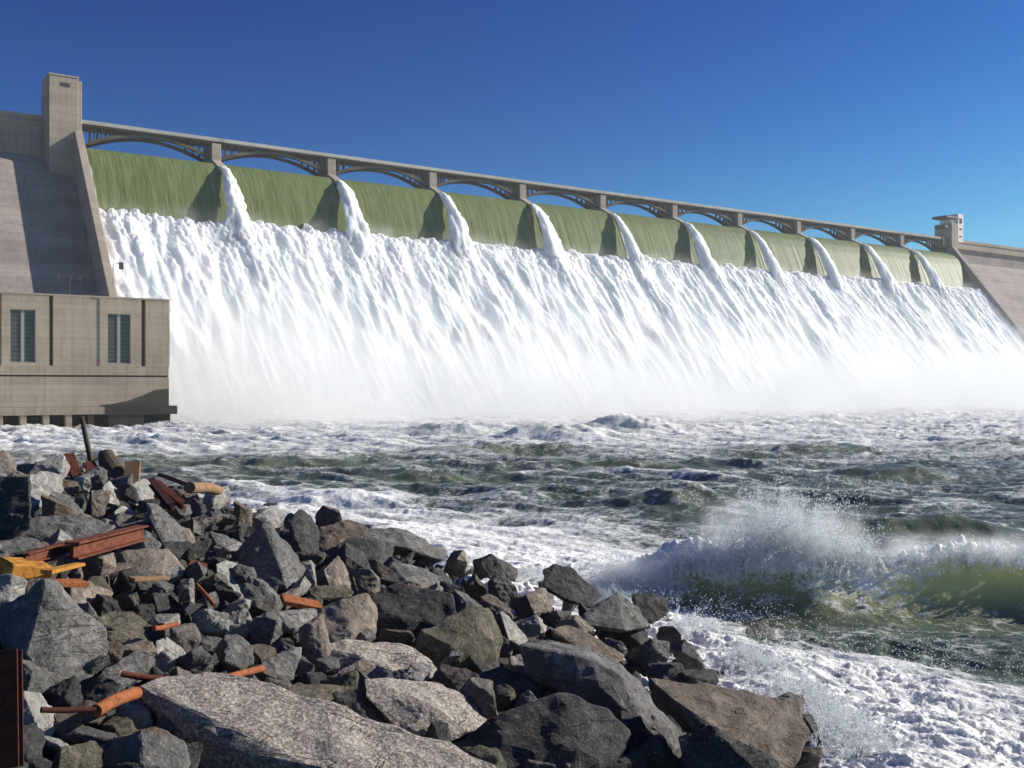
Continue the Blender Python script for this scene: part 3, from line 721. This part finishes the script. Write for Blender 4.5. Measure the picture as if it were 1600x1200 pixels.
hero('olive rock', 'olive', 'olive brown cracked rock right of the square dark block', [(656,985,0),(700,970,40),(745,945,80),(768,950,100),(788,998,90),(772,1042,50),(735,1056,20),(665,1044,0),(648,1012,0),(705,1010,-8),(750,1000,40)])
hero('stepped rock', 'granite', 'long rock with grey lit top and dark left face above the wedge', [(490,1004,20),(500,1002,40),(545,1008,60),(590,1003,100),(645,1014,110),(655,1036,90),(698,1058,80),(655,1060,10),(570,1062,0),(492,1048,0),(560,1030,15),(600,1035,35)])
hero('lit wedge', 'granite', 'wedge shaped rock with a bright pale right tip and dark face', [(570,1062,20),(592,1060,45),(640,1064,80),(690,1068,110),(722,1090,120),(742,1100,125),(766,1130,110),(752,1140,70),(727,1142,40),(675,1164,0),(626,1142,-5),(572,1088,0),(640,1085,25),(700,1118,30)], .5)
hero('dark pyramid', 'grey', 'dark pyramid shaped rock with a narrow sunlit right face', [(409,820,30),(419,821,36),(433,832,70),(479,890,105),(459,897,40),(450,922,0),(388,910,0),(368,866,30),(452,900,22)], .6)
hero('dark spire', 'darkrock', 'tall dark upright rock standing behind the dark pyramid', [(468,794,20),(488,808,45),(499,828,50),(497,880,35),(482,885,5),(452,850,0),(452,816,0)], .5)
hero('tilted slab', 'grey', 'tilted grey slab with dark underside right of the red beam', [(229,785,30),(246,787,60),(268,812,90),(300,840,100),(301,862,85),(272,864,25),(232,806,0),(262,868,10),(238,800,5)], .5)
hero('upper grey slab', 'grey', 'broad grey tilted slab above the red beam at left', [(52,805,20),(84,767,95),(108,775,100),(130,803,70),(112,815,30),(60,815,0)], .6)
hero('lower grey slab', 'grey', 'cracked grey slab directly above the red beam', [(-2,828,10),(58,806,60),(125,806,85),(180,822,80),(160,835,30),(106,845,0),(0,848,-10)], .5)
hero('shadow block', 'darkrock', 'large shaded block at the left frame edge', [(-40,743,30),(45,745,40),(48,765,40),(47,822,10),(20,840,0),(-40,850,0)])  # shadow of the pale cap put into a dark rock colour
hero('pale cap', 'pale', 'pale rock capping the shaded block at the left', [(46,742,20),(70,736,50),(98,742,65),(97,770,50),(60,795,10),(48,782,0)])
hero('top left stone', 'pink', 'pinkish white stone at the far left end of the skyline', [(-20,712,10),(5,704,30),(24,716,40),(28,744,20),(-20,748,0)])
hero('ridge stone', 'pale', 'pale lumpy stone on the left skyline beside the rust post', [(36,722,10),(52,710,30),(72,722,40),(74,735,20),(40,738,0)])
hero('small ridge stone', 'pale', 'small pale pointed stone right of the lumpy ridge stone', [(82,726,5),(88,708,20),(100,720,30),(101,738,15),(84,740,0)])
hero('cream block', 'pale', 'cream coloured block below the brown stump', [(200,762,10),(222,748,40),(240,752,60),(240,785,40),(215,792,0),(200,785,0)])
hero('cream stone', 'pale', 'cream stone left of the cream block, below the rust scraps', [(160,762,10),(170,750,25),(188,770,40),(186,790,15),(165,785,0)])
hero('split stone', 'pale', 'pale split stone above the right end of the red beam', [(178,800,5),(190,790,25),(208,796,40),(209,818,20),(182,818,0)])
hero('lit triangle', 'pink', 'triangular tan rock with a dark left face below the tilted slab', [(248,857,60),(262,856,70),(292,895,85),(294,905,70),(250,908,20),(203,907,0),(188,858,30),(140,888,10),(150,905,-5),(215,885,20)], .5)
hero('white stone', 'pale', 'small pinkish white stone left of the dark pyramid', [(338,882,20),(352,876,40),(378,884,60),(386,908,45),(360,918,10),(340,905,0)])
hero('white sliver', 'pale', 'pale flat sliver of stone below the white stone', [(360,915,10),(382,912,40),(400,930,55),(413,950,60),(398,955,20),(375,938,0)], .4)
hero('mossy stone', 'olive', 'greenish grey stone with flat top right of the big grey boulder', [(152,965,30),(175,957,60),(208,956,80),(212,972,60),(246,984,70),(240,1012,30),(178,1006,0),(155,985,0)])
hero('rounded white stone', 'pale', 'rounded off white stone right of the mossy stone', [(243,1003,20),(262,995,60),(285,1000,80),(302,1022,80),(290,1032,30),(248,1036,0)])
hero('light slab', 'grey', 'light grey slab beneath the big grey boulder, behind the orange pipe', [(160,1047,30),(214,1016,100),(243,1030,110),(230,1051,80),(188,1064,40),(166,1092,10),(138,1102,0)], .4)
hero('left foot slab', 'pale', 'pale slab below the big grey boulder beside the rusty pile', [(36,1080,40),(62,1084,70),(92,1118,80),(86,1142,40),(70,1164,0),(34,1166,0)], .5)
hero('pinkish shelf', 'pink', 'pinkish grey rock leaning behind the top of the big grey boulder', [(95,918,30),(140,908,80),(176,926,100),(166,950,70),(150,966,30),(118,950,0)], .5)
hero('banded stone', 'grey', 'grey stone with banded face left of the stepped rock', [(405,1040,10),(440,1018,60),(472,1010,90),(460,1040,50),(455,1068,20),(410,1058,0)])
hero('orange stained stone', 'olive', 'grey stone with orange scrap below, above the speckled slab', [(435,1082,20),(462,1066,60),(520,1070,90),(545,1074,95),(525,1096,50),(520,1110,20),(450,1104,0)], .5)
hero('dark filler', 'darkrock', 'dark blocky rock left of the lit wedge base', [(520,1082,10),(560,1076,30),(580,1095,40),(610,1128,30),(575,1130,0),(530,1110,0)])
hero('pale shard', 'pale', 'pale shard of rock right of the olive rock', [(780,952,10),(800,970,40),(825,1000,60),(815,1010,30),(795,1000,0)], lift=.75)
hero('lit knob', 'pink', 'knobbly pinkish rock by the dark shoreline ridge', [(822,930,10),(845,918,40),(864,930,60),(862,955,40),(835,960,0)], lift=.75)
hero('mid flat slab', 'grey', 'flat grey slab along the waterline behind the dark spire', [(560,830,40),(620,822,90),(650,840,110),(700,862,120),(690,875,60),(640,858,10),(570,845,0)], .4, lift=.75)
hero('tan flank', 'brown', 'tan ribbed rock right of the dark spire', [(492,870,10),(500,822,60),(545,812,90),(575,825,100),(560,850,60),(520,880,0)])
hero('dark cube', 'darkrock', 'dark cube shaped rock with a pale right side, right of the tan ribbed rock', [(526,848,20),(548,842,40),(590,846,60),(616,850,110),(612,885,90),(585,890,10),(530,878,0)])
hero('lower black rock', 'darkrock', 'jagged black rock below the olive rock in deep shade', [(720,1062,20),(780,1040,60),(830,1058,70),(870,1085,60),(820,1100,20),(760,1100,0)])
hero('grey ribbed rock', 'grey', 'grey ribbed rock behind the square dark block', [(590,905,20),(612,880,60),(650,885,80),(690,900,90),(700,925,60),(640,915,0)])
hero('slim upright stone', 'pink', 'slim pinkish upright stone above the pinkish boulder', [(505,890,10),(528,868,40),(545,895,65),(548,925,50),(520,932,0)])
hero('surf islet', 'darkrock', 'small dark rock alone in the white surf below the breaking wave', [(1160,992,0),(1172,974,20),(1192,970,30),(1210,984,35),(1212,1004,10),(1180,1012,-10)], base=38)
hero('corner surf rock', 'darkrock', 'dark wet rock at the bottom right corner in the foam', [(1490,1200,10),(1515,1176,40),(1560,1168,60),(1610,1172,70),(1630,1240,10),(1500,1245,0)], base=25.5)
hero('far surf stone', 'darkrock', 'small dark stone in the foam just off the skyline log', [(404,802,0),(414,786,15),(432,785,20),(442,800,10),(420,810,-5)], base=78)
hero('second far surf stone', 'darkrock', 'low dark stone in the foam left of the tall dark spire', [(444,802,0),(450,788,15),(472,788,20),(482,802,10),(460,810,-5)], base=76)
# ---- remaining stones: shared shapes, one object each
def variant(seed, sx, sy, sz, n=16):
    r = np.random.default_rng(seed); p = r.normal(size=(n, 3)); p /= np.linalg.norm(p, axis=1)[:, None]
    p = np.sign(p)*np.abs(p)**.62; p *= r.uniform(.82, 1.08, (n, 1)); p *= np.array([sx, sy, sz])
    return rock_mesh('stone_shape', [tuple(q) for q in p], .16, .06, seed)
VAR = [variant(100+i, *s) for i, s in enumerate([(1, .8, .7), (1.2, .8, .45), (.9, .9, .9), (1.3, .7, .6), (.8, .7, 1.15), (1.1, 1, .5), (1.4, .6, .5), (.9, .8, .75), (1, .7, .85), (1.2, .9, .65), (.75, .65, 1.2), (1.15, .75, .6), (1, .9, .55), (1.3, .8, .8)])]
SIL = np.array([(-40, 716), (0, 716), (100, 728), (165, 740), (240, 755), (330, 776), (420, 800), (500, 818), (560, 826), (700, 862), (830, 892), (905, 930), (1020, 968), (1060, 1010), (1130, 1075), (1250, 1110), (1300, 1210)], float)
def in_hero(x, y):
    for ref, cx, cy_, P in HERO:
        hx, hy = np.ptp(P[:, 0])/2*.72, np.ptp(P[:, 1])/2*.72
        mx, my = P[:, 0].min()+np.ptp(P[:, 0])/2, P[:, 1].min()+np.ptp(P[:, 1])/2
        if ((x-mx)/hx)**2+((y-my)/hy)**2 < 1: return True
    return False
pts = []; tries = 0
rr = random.Random(4)
while tries < 26000 and len(pts) < 235:
    tries += 1
    x = rr.uniform(-30, 1260); y = rr.uniform(705, 1205)
    if y < np.interp(x, SIL[:, 0], SIL[:, 1]) + 3 or in_hero(x, y): continue
    s = 15 + 20*rr.random()**1.6 + max(0, y-900)*.028
    if any((x-a)**2 + ((y-b)*1.25)**2 < (.78*(s+c))**2 for a, b, c in pts): continue
    pts.append((x, y, s))
TONES = [('grey', 'grey'), ('dark', 'darkrock'), ('brown', 'brown'), ('pale', 'pale'), ('pinkish', 'pink'), ('olive', 'olive'), ('mid grey', 'rock')]
TW = [.20, .25, .12, .17, .11, .06, .09]
SHAPE = ['blocky', 'flat', 'chunky', 'long', 'upright', 'flat', 'long', 'blocky', 'chunky', 'blocky', 'upright', 'wedge like', 'flat', 'blocky']
used_l = {}
allref = [(r_, a, b) for r_, a, b, _ in HERO]
for (x, y, s) in pts:
    lift = .12
    Y = bank_Y(x, y+s*.35, lift); m = Y/F
    vi = rr.randrange(len(VAR)); ti = rr.choices(range(7), TW)[0]
    dshore = float(sdist(np.array(x/1.0*0+(x-800)/F*Y), np.array(Y)))
    if dshore < 2.2 and ti in (3, 4): ti = 1
    ob = bpy.data.objects.new('stone', VAR[vi]); col.objects.link(ob)
    if not VAR[vi].materials: VAR[vi].materials.append(M['rock'])
    ob.material_slots[0].link = 'OBJECT'; ob.material_slots[0].material = M[TONES[ti][1]]
    ob.location = px2w(x, y, Y + s*m*.5)
    sc_ = s*m*1.28; ob.scale = (sc_*rr.uniform(.85, 1.15), sc_*rr.uniform(.85, 1.15), sc_*rr.uniform(.85, 1.15))
    ob.rotation_euler = (rr.uniform(-.5, .5), rr.uniform(-.6, .6), rr.uniform(0, 6.28))
    near = sorted(allref, key=lambda q: (q[1]-x)**2+(q[2]-y)**2)[:4]
    r0, ax, ay = near[0]
    dx, dy_ = x-ax, y-ay
    rel = ('right of' if dx > 0 else 'left of') if abs(dx) > abs(dy_)*1.1 else ('below' if dy_ > 0 else 'above')
    szw = 'small' if s < 21 else ('medium' if s < 32 else 'sizeable')
    lab = None
    for j in range(1, 4):
        cand = f'{szw} {TONES[ti][0]} {SHAPE[vi]} stone {rel} the {r0}, near the {near[j][0]}'
        if cand not in used_l and len(cand.split()) <= 16: lab = cand; break
    if lab is None:
        lab = f'{szw} {TONES[ti][0]} stone {rel} the {r0}'
    used_l[lab] = used_l.get(lab, 0)+1
    tag(ob, lab, 'rock', 'smaller stones among the riprap')
print('stones', len(pts), 'shared labels', sum(v > 1 for v in used_l.values()))
rb_n = 5200; rbx = []; 
lowv = [np.array([v.co[:] for v in m_.vertices]) for m_ in ()]
base_f = None; RV = []; RF = []; off_ = 0
hulls = []
for sd in range(10):
    r = np.random.default_rng(900+sd); p = r.normal(size=(11, 3)); p /= np.linalg.norm(p, axis=1)[:, None]; p = np.sign(p)*np.abs(p)**.7*np.array([1.15, .85, .65])
    bm = bmesh.new(); [bm.verts.new(q) for q in p]; bmesh.ops.convex_hull(bm, input=bm.verts[:]); bmesh.ops.triangulate(bm, faces=bm.faces[:]); bm.verts.index_update()
    hulls.append((np.array([v.co[:] for v in bm.verts]), np.array([[v.index for v in f.verts] for f in bm.faces]))); bm.free()
k_ = rng.uniform(-.56, .32, rb_n); Y_ = 1/rng.uniform(1/75, 1/9.0, rb_n); X_ = k_*Y_; sd_ = sdist(X_, Y_)
tone = np.clip(rng.normal(.5, .3, rb_n), 0, 1); TN = []
for x, y, d_, tn in zip(X_, Y_, sd_, tone):
    if d_ < .3 or d_ > 26 or y > 56: continue
    hv, hf = hulls[rng.integers(10)]; sz_ = rng.uniform(.09, .24)*(1+y/60)
    q = np.linalg.qr(rng.normal(size=(3, 3)))[0]; z = float(bank_z(x, y)) - .42 + .3*rng.random()
    RV.append(hv@q*sz_+np.array([x, y, z])); RF.append(hf+off_); off_ += len(hv); TN.append(np.full(len(hv), tn))
o = link('rubble', mesh_np('rubble', np.concatenate(RV), np.concatenate(RF), False), M['darkrock'])
tag(o, 'small broken stones filling the gaps between the boulders', 'rubble', kind='stuff')

# ================================================================== scrap steel and timber among the rocks
def debris_pts(a, b, lift=.55, up=0.0):
    out = []
    for (x, y) in (a, b):
        Y = bank_Y(x, y, lift) - .25; out.append(Vector(px2w(x, y, Y)))
    return out
def bar(name, kind, mat, a, b, wpx, label, cat, lift=.55, group='scrap lying among the rocks', depth=None, taper=1.0):
    A, B = debris_pts(a, b, lift)
    if depth: A = Vector(px2w(*a, depth[0])); B = Vector(px2w(*b, depth[1]))
    m = (A.y+B.y)/2/F; wd = wpx*m; ax = (B-A); L = ax.length; ax.normalize()
    up = Vector((0, -.35, 1)); up = (up-ax*up.dot(ax)).normalized(); sd = ax.cross(up)
    if up.length < .1: up = Vector((0,-1,0))
    mb = MB()
    def seg(x0, x1, s0, s1, u0, u1):
        n = len(mb.v)
        for (xx, tp) in ((x0, 1.0), (x1, taper)):
            for (s_, u_) in ((s0, u0), (s1, u0), (s1, u1), (s0, u1)): mb.v.append(tuple(ax*xx + sd*s_*tp + up*u_*tp))
        mb.f += [[n+q for q in f] for f in ((0,1,2,3),(7,6,5,4),(0,4,5,1),(1,5,6,2),(2,6,7,3),(3,7,4,0))]
    if kind == 'ibeam':
        t = wd*.12
        seg(0, L, -wd*.45, wd*.45, wd*.38, wd*.5); seg(0, L, -wd*.45, wd*.45, -wd*.5, -wd*.38); seg(0, L, -t, t, -wd*.379, wd*.379)
        bev = wd*.02
    elif kind == 'plank': seg(0, L*.97, -wd*.9, wd*.9, -wd*.3, wd*.3); seg(L*.97+.002, L, -wd*.55, wd*.7, -wd*.28, wd*.24); bev = wd*.08
    elif kind == 'slabwood':
        seg(0, L*.55, -wd*.8, wd*.8, -wd*.5, wd*.42); seg(L*.4, L, -wd*.62, wd*.7, -wd*.44, wd*.30); bev = wd*.1
    else:
        pts_ = [ax*(L*i/8)+(up*math.sin(i*.55+len(label)) + sd*math.cos(i*.4))*(.11*wd) for i in range(9)]
        mb.tube([tuple(p) for p in pts_], [wd*.5*(1+(taper-1)*i/8) for i in range(9)], 14); bev = 0
        ob = mb.build(name, M[mat], None, (0,0,0), 0, False); ob.location = A
        return tag(ob, label, cat, group)
    ob = mb.build(name, M[mat], None, (0,0,0), bev); ob.location = A
    return tag(ob, label, cat, group)
bar('steel_beam', 'ibeam', 'rust', (38, 874), (112, 852), 17, 'far end of a red rusted beam, left of the wide red beam', 'beam', .7)
bar('steel_beam', 'ibeam', 'rust', (112, 861), (222, 832), 25, 'wide red rusted steel beam on top of the rocks at left', 'beam', .85)
bar('timber', 'slabwood', 'yellow', (6, 886), (74, 888), 26, 'bright ochre yellow block of timber at the left edge', 'timber', .7)
bar('timber', 'plank', 'yellow', (72, 894), (128, 881), 11, 'thin ochre yellow plank end right of the yellow block', 'timber', .9, taper=.8)
bar('scrap_plate', 'plank', 'orange', (86, 911), (134, 911), 13, 'flat orange rust plate behind the top of the big grey boulder', 'scrap metal', .45)
bar('steel_pipe', 'tube', 'orange', (240, 982), (277, 976), 8, 'short orange pipe stub right of the mossy stone', 'pipe', .5)
bar('steel_pipe', 'tube', 'orange', (322, 1064), (411, 1046), 11, 'slim bright orange pipe lying behind the speckled slab', 'pipe', .5)
bar('steel_pipe', 'tube', 'rust', (190, 1052), (258, 1063), 10, 'brown rusted bar left of the tip of the speckled slab', 'pipe', .5)
bar('steel_pipe', 'tube', 'orange', (148, 1110), (216, 1081), 20, 'thick orange rusted pipe below the light grey slab', 'pipe', .5)
bar('steel_bar', 'tube', 'rustdark', (64, 1108), (160, 1110), 9, 'dark rusty bar running left from the thick orange pipe', 'bar', .5)
bar('scrap_plate', 'plank', 'orange', (440, 936), (502, 948), 13, 'orange rust plate left of the pinkish boulder', 'scrap metal', .45)
bar('scrap_plate', 'plank', 'orange', (466, 1104), (548, 1114), 15, 'orange rust plate between the stained stone and the speckled slab', 'scrap metal', .45)
bar('scrap_plate', 'plank', 'rust', (296, 880), (322, 888), 10, 'small red rust plate below the tilted slab', 'scrap metal', .45)
bar('steel_bar', 'tube', 'orange', (308, 914), (334, 946), 7, 'short orange bar leaning below the small red plate', 'bar', .5)
bar('timber', 'plank', 'tan', (205, 905), (262, 903), 8, 'tan strip of timber along the foot of the triangular rock', 'timber', .7)
bar('steel_pile', 'ibeam', 'rustdark', (16, 1200), (14, 1016), 36, 'upright dark red steel pile at the lower left corner', 'pile', 1.0, depth=(9.6, 9.9))
bar('post', 'tube', 'greywood', (142, 728), (129, 651), 9, 'thin dark post standing up from the top of the bank', 'post', .4, depth=(47, 46.5), taper=.75)
bar('steel_beam', 'ibeam', 'rust', (122, 752), (108, 714), 17, 'rusted beam stub left of the thin dark post', 'beam', .8, depth=(45, 46))
bar('steel_beam', 'plank', 'rust', (152, 750), (138, 722), 10, 'red rusted stub just right of the foot of the thin post', 'beam', .8, depth=(45, 46))
bar('tree_stump', 'tube', 'greywood', (176, 752), (170, 705), 42, 'dark brown stump at the top of the bank right of the post', 'stump', .6, depth=(46, 46.6), taper=.55)
bar('timber', 'plank', 'tan', (205, 760), (208, 722), 13, 'tan upright board end right of the brown stump', 'timber', .6, depth=(45, 46))
bar('steel_beam', 'ibeam', 'rust', (246, 756), (286, 790), 11, 'red rusted beam sloping down behind the tilted slab', 'beam', .9)
bar('steel_beam', 'ibeam', 'rustdark', (236, 752), (268, 792), 12, 'dark rusted beam beside the sloping red one', 'beam', .9)
bar('driftwood_log', 'tube', 'tan', (294, 760), (342, 766), 17, 'tan driftwood log at the water end of the skyline', 'log', .9)
bar('steel_bar', 'tube', 'rust', (250, 742), (300, 760), 7, 'rusted bar lying along the top of the bank before the log', 'bar', .5)

# ================================================================== spray: drops thrown up by the surf
def drops(name, C3, Rr, label, cat='spray'):
    C3 = np.asarray(C3); n = len(C3)
    o6 = np.array([(1,0,0),(-1,0,0),(0,1,0),(0,-1,0),(0,0,1),(0,0,-1)], float)
    f8 = np.array([(0,2,4),(2,1,4),(1,3,4),(3,0,4),(2,0,5),(1,2,5),(3,1,5),(0,3,5)])
    rot = rng.normal(size=(n, 3, 3)); rot = np.linalg.qr(rot)[0]
    st = np.stack([np.ones(n), rng.uniform(.6, 1.2, n), rng.uniform(.8, 1.6, n)], -1)
    V = np.einsum('nij,kj->nki', rot, o6)*st[:, None, :]*np.asarray(Rr)[:, None, None] + C3[:, None, :]
    Fc = (f8[None] + 6*np.arange(n)[:, None, None]).reshape(-1, 3)
    me = mesh_np(name, V.reshape(-1, 3), Fc, False)
    ob = link(name, me, M['drops']); return tag(ob, label, cat, kind='stuff')
def fountain(n, cx, cy, wx, wy, hz, lean, pw_=2.2, z0=-8.6):
    x = rng.normal(0, 1, n); y = rng.normal(0, 1, n); e = np.exp(-(x**2)/1.1)
    jets = .55+.6*np.abs(perlin(x*2.6+cx, x*0+cy)); zz = rng.random(n)**pw_*hz*(.25+.85*e)*jets*1.5
    return np.stack([cx+x*wx+lean*zz, cy+y*wy, z0+zz], -1)
def strands(n, cx, cy, wx, wy, vz, lean, z0):
    out = []; rad = []
    x0 = cx+rng.normal(0, wx, n); y0 = cy+rng.normal(0, wy, n); e = np.exp(-((x0-cx)/(1.3*wx))**2)
    v = vz*(.25+.75*e)*rng.uniform(.35, 1.0, n)**.8; a = lean+rng.normal(0, .28, n); b = rng.normal(0, .2, n)
    for i in range(n):
        m = rng.integers(18, 46); t = np.sort(rng.uniform(0, 1, m)**1.2)*v[i]/9.8*rng.uniform(.5, 1.5)
        jit = .03+.10*t[:, None]
        p = np.stack([x0[i]+a[i]*v[i]*t, y0[i]+b[i]*v[i]*t, z0+v[i]*t-4.9*t*t], -1)+rng.normal(0, 1, (m, 3))*jit
        out.append(p); rad.append(rng.uniform(.010, .046, m)*(1.25-.5*t/t.max()))
    return np.concatenate(out), np.concatenate(rad)
ST = [strands(760, 11.8, 46.7, 1.7, .6, 9.4, .12, -8.3), strands(300, 14.6, 46.9, 1.6, .6, 6.0, .25, -8.2), strands(260, 8.9, 46.9, 1.4, .6, 5.5, -.1, -8.5), strands(240, 5.2, 46.2, 1.1, .7, 5.0, -.2, -9.2), strands(420, 20.5, 47.2, 3.4, .5, 4.0, .2, -8.1)]
for (sx_, sy_, n_, v_) in ((6.6, 38.5, 120, 3.4), (7.9, 34, 120, 2.8), (8.4, 30, 120, 3.0), (8.6, 27, 140, 3.2), (4.2, 44, 120, 3.6), (1.0, 49.5, 90, 2.8), (-2.0, 54, 80, 2.6), (-6.0, 61, 70, 2.4)):
    q_ = strands(n_*2, sx_, sy_, .8, .9, v_, .1, -9.1); ST.append((q_[0], q_[1]*.55))
Cs = [fountain(4500, 11.6, 46.6, 1.5, .7, 4.4, .12), fountain(2500, 14.3, 46.8, 1.8, .8, 2.8, .2), fountain(3500, 9.0, 47, 1.7, .8, 2.2, -.1), fountain(3500, 4.6, 46.5, .9, .8, 1.9, -.15, 2, -9.2), fountain(5000, 20.5, 46.9, 3.2, .7, 1.3, .1, 1.6, -8.3)]
C_ = np.concatenate(Cs); r_s = rng.uniform(.008, .03, len(C_)); r_s = np.concatenate([r_s]+[q[1] for q in ST]); C_ = np.concatenate([C_]+[q[0] for q in ST]); drops('splash_spray', C_, r_s, 'fountain of white spray bursting over the breaking wave')
n = 16000
yy = rng.uniform(26, 44, n); k_ = rng.uniform(.09, .56, n); xx = k_*yy
keep = (yy < 46-(xx-6.4)*.9) & (sdist(xx, yy) < .5) & (perlin(xx*.5, yy*.5, 2.0)+.25*rng.normal(size=n) > .05)
xx, yy = xx[keep], yy[keep]; zz = -9.5 + .9*rng.random(len(xx))**2.2 + .6*np.exp(-(np.clip(-sdist(xx, yy), 0, None)/4)**2)
drops('surf_spray', np.stack([xx, yy, zz], -1), rng.uniform(.007, .024, len(xx)), 'fine drops flying above the foaming surf by the rocks')

# ================================================================== mist
def mist_mat(name, dens, body, nscale, aniso=.25, vc=(.97, .985, .99)):
    N = NT(name); co = N.coord(); sep = N.n('ShaderNodeSeparateXYZ'); N.l(co, sep.inputs[0])
    n = N.noise(N.coord(nscale), 1.0, 4, .55)
    d = body(N, sep.outputs, n)
    v = N.n('ShaderNodeVolumePrincipled'); v.inputs['Color'].default_value = (*vc, 1); v.inputs['Anisotropy'].default_value = aniso
    N.l(N.math('MULTIPLY', d, dens), v.inputs['Density']); return N.done(v.outputs[0], True)
def dam_mist(N, s, n):
    # local axes: x along the dam, y = -t, z above the water
    n2 = N.noise(N.coord((.055, .07, .075)), 1.0, 4, .6, .6)
    top = N.math('ADD', N.math('MULTIPLY', n, 150.0), -47.0)
    zf = N.math('SUBTRACT', 1.0, N.math('DIVIDE', s[2], N.math('MAXIMUM', top, 3.0)), True)
    zf = N.math('POWER', zf, 1.4)
    t = N.math('MULTIPLY', s[1], -1.0)
    up = N.math('DIVIDE', N.math('SUBTRACT', t, 34.0), 30.0, True)
    dn = N.math('DIVIDE', N.math('SUBTRACT', 245.0, t), 190.0, True)
    dn = N.math('POWER', dn, 1.7)
    bil = N.math('ADD', N.math('MULTIPLY', N.math('SUBTRACT', n2, .43, True), 7.0), .22)
    return N.math('MULTIPLY', N.math('MULTIPLY', N.math('MULTIPLY', zf, up), dn), bil)
mb = MB().box(-8, 590, -245, -34, 0, 44)
mo = mb.build('mist', mist_mat('dam_mist', .085, dam_mist, (.020, .026, .030), .1, (.965, .975, .975)), None)
mo.location = dam(0, 0, -10.4); mo.rotation_euler = (0, 0, ANG); tag(mo, 'white mist boiling up along the foot of the spillway', 'mist', kind='stuff')
def chute_mist(N, s, n):
    nd = N.math('ADD', N.math('MULTIPLY', N.math('SUBTRACT', N.math('MULTIPLY', s[1], -1.0), 17.0), .781), N.math('MULTIPLY', N.math('SUBTRACT', s[2], 58.0), .625))
    f = N.math('SUBTRACT', 1.0, N.math('DIVIDE', N.math('SUBTRACT', nd, .5), N.math('ADD', N.math('MULTIPLY', n, 9.0), .5)), True)
    lo = N.math('DIVIDE', N.math('SUBTRACT', 57.0, s[2]), 45.0, True)
    return N.math('MULTIPLY', N.math('MULTIPLY', f, N.math('ADD', lo, .12)), N.math('ADD', N.math('MULTIPLY', N.math('SUBTRACT', n, .35, True), 4.0), .15))
sv = []
for (s_, n_) in ((-1, -1), (92, -1), (92, 9), (-1, 7)): sv.append((-(17+.625*s_+.781*n_), 58-.781*s_+.625*n_))
co_ = MB().prism_x(sv, -.7, 11*BAY+.5).build('mist', mist_mat('chute_mist', .28, chute_mist, (.16, .035, .035)), None)
co_.location = dam(0, 0, 0); co_.rotation_euler = (0, 0, ANG); tag(co_, 'thin white spray blowing off the rushing spillway water', 'mist', kind='stuff')
def puff(cx, cy, cz, rx, ry, rz, dens, label):
    bm = bmesh.new(); bmesh.ops.create_icosphere(bm, subdivisions=3, radius=1.0)
    me = bpy.data.meshes.new('spray_mist'); 
    for v in bm.verts: v.co = (v.co.x*rx, v.co.y*ry, v.co.z*rz)
    bm.to_mesh(me); bm.free()
    def body(N, s, n):
        q = N.math('ADD', N.math('ADD', N.math('POWER', N.math('DIVIDE', s[0], rx), 2.0), N.math('POWER', N.math('DIVIDE', s[1], ry), 2.0)), N.math('POWER', N.math('DIVIDE', s[2], rz), 2.0))
        f = N.math('POWER', N.math('SUBTRACT', 1.0, q, True), 1.8)
        return N.math('MULTIPLY', f, N.math('MULTIPLY', N.math('SUBTRACT', n, .38, True), 5.0))
    ob = link('spray_mist', me, mist_mat('spray_mist', dens, body, (.9, .9, .6), .3)); ob.location = (cx, cy, cz)
    return tag(ob, label, 'mist', kind='stuff')
puff(12.0, 46.9, -7.4, 5.0, 1.9, 3.1, 1.0, 'soft white spray cloud over the breaking wave')
puff(5.2, 46.4, -8.8, 3.4, 1.7, 1.7, 1.0, 'soft white spray cloud at the left end of the breaking wave')
puff(20.5, 47.4, -8.0, 7.0, 1.8, 1.5, .8, 'thin spray cloud along the crest of the breaking wave at right')

# ================================================================== thin air haze over the whole reach of river
def haze_mat():
    N = NT('air_haze'); v = N.n('ShaderNodeVolumePrincipled'); v.inputs['Color'].default_value = (.96, .98, 1, 1); v.inputs['Density'].default_value = .00012; v.inputs['Anisotropy'].default_value = .1
    return N.done(v.outputs[0], True)
hz = MB().box(-720, 780, -160, 980, -16, 112).build('haze', haze_mat()); tag(hz, kind='stuff'); hz['label'] = 'thin pale haze in the air over the river'
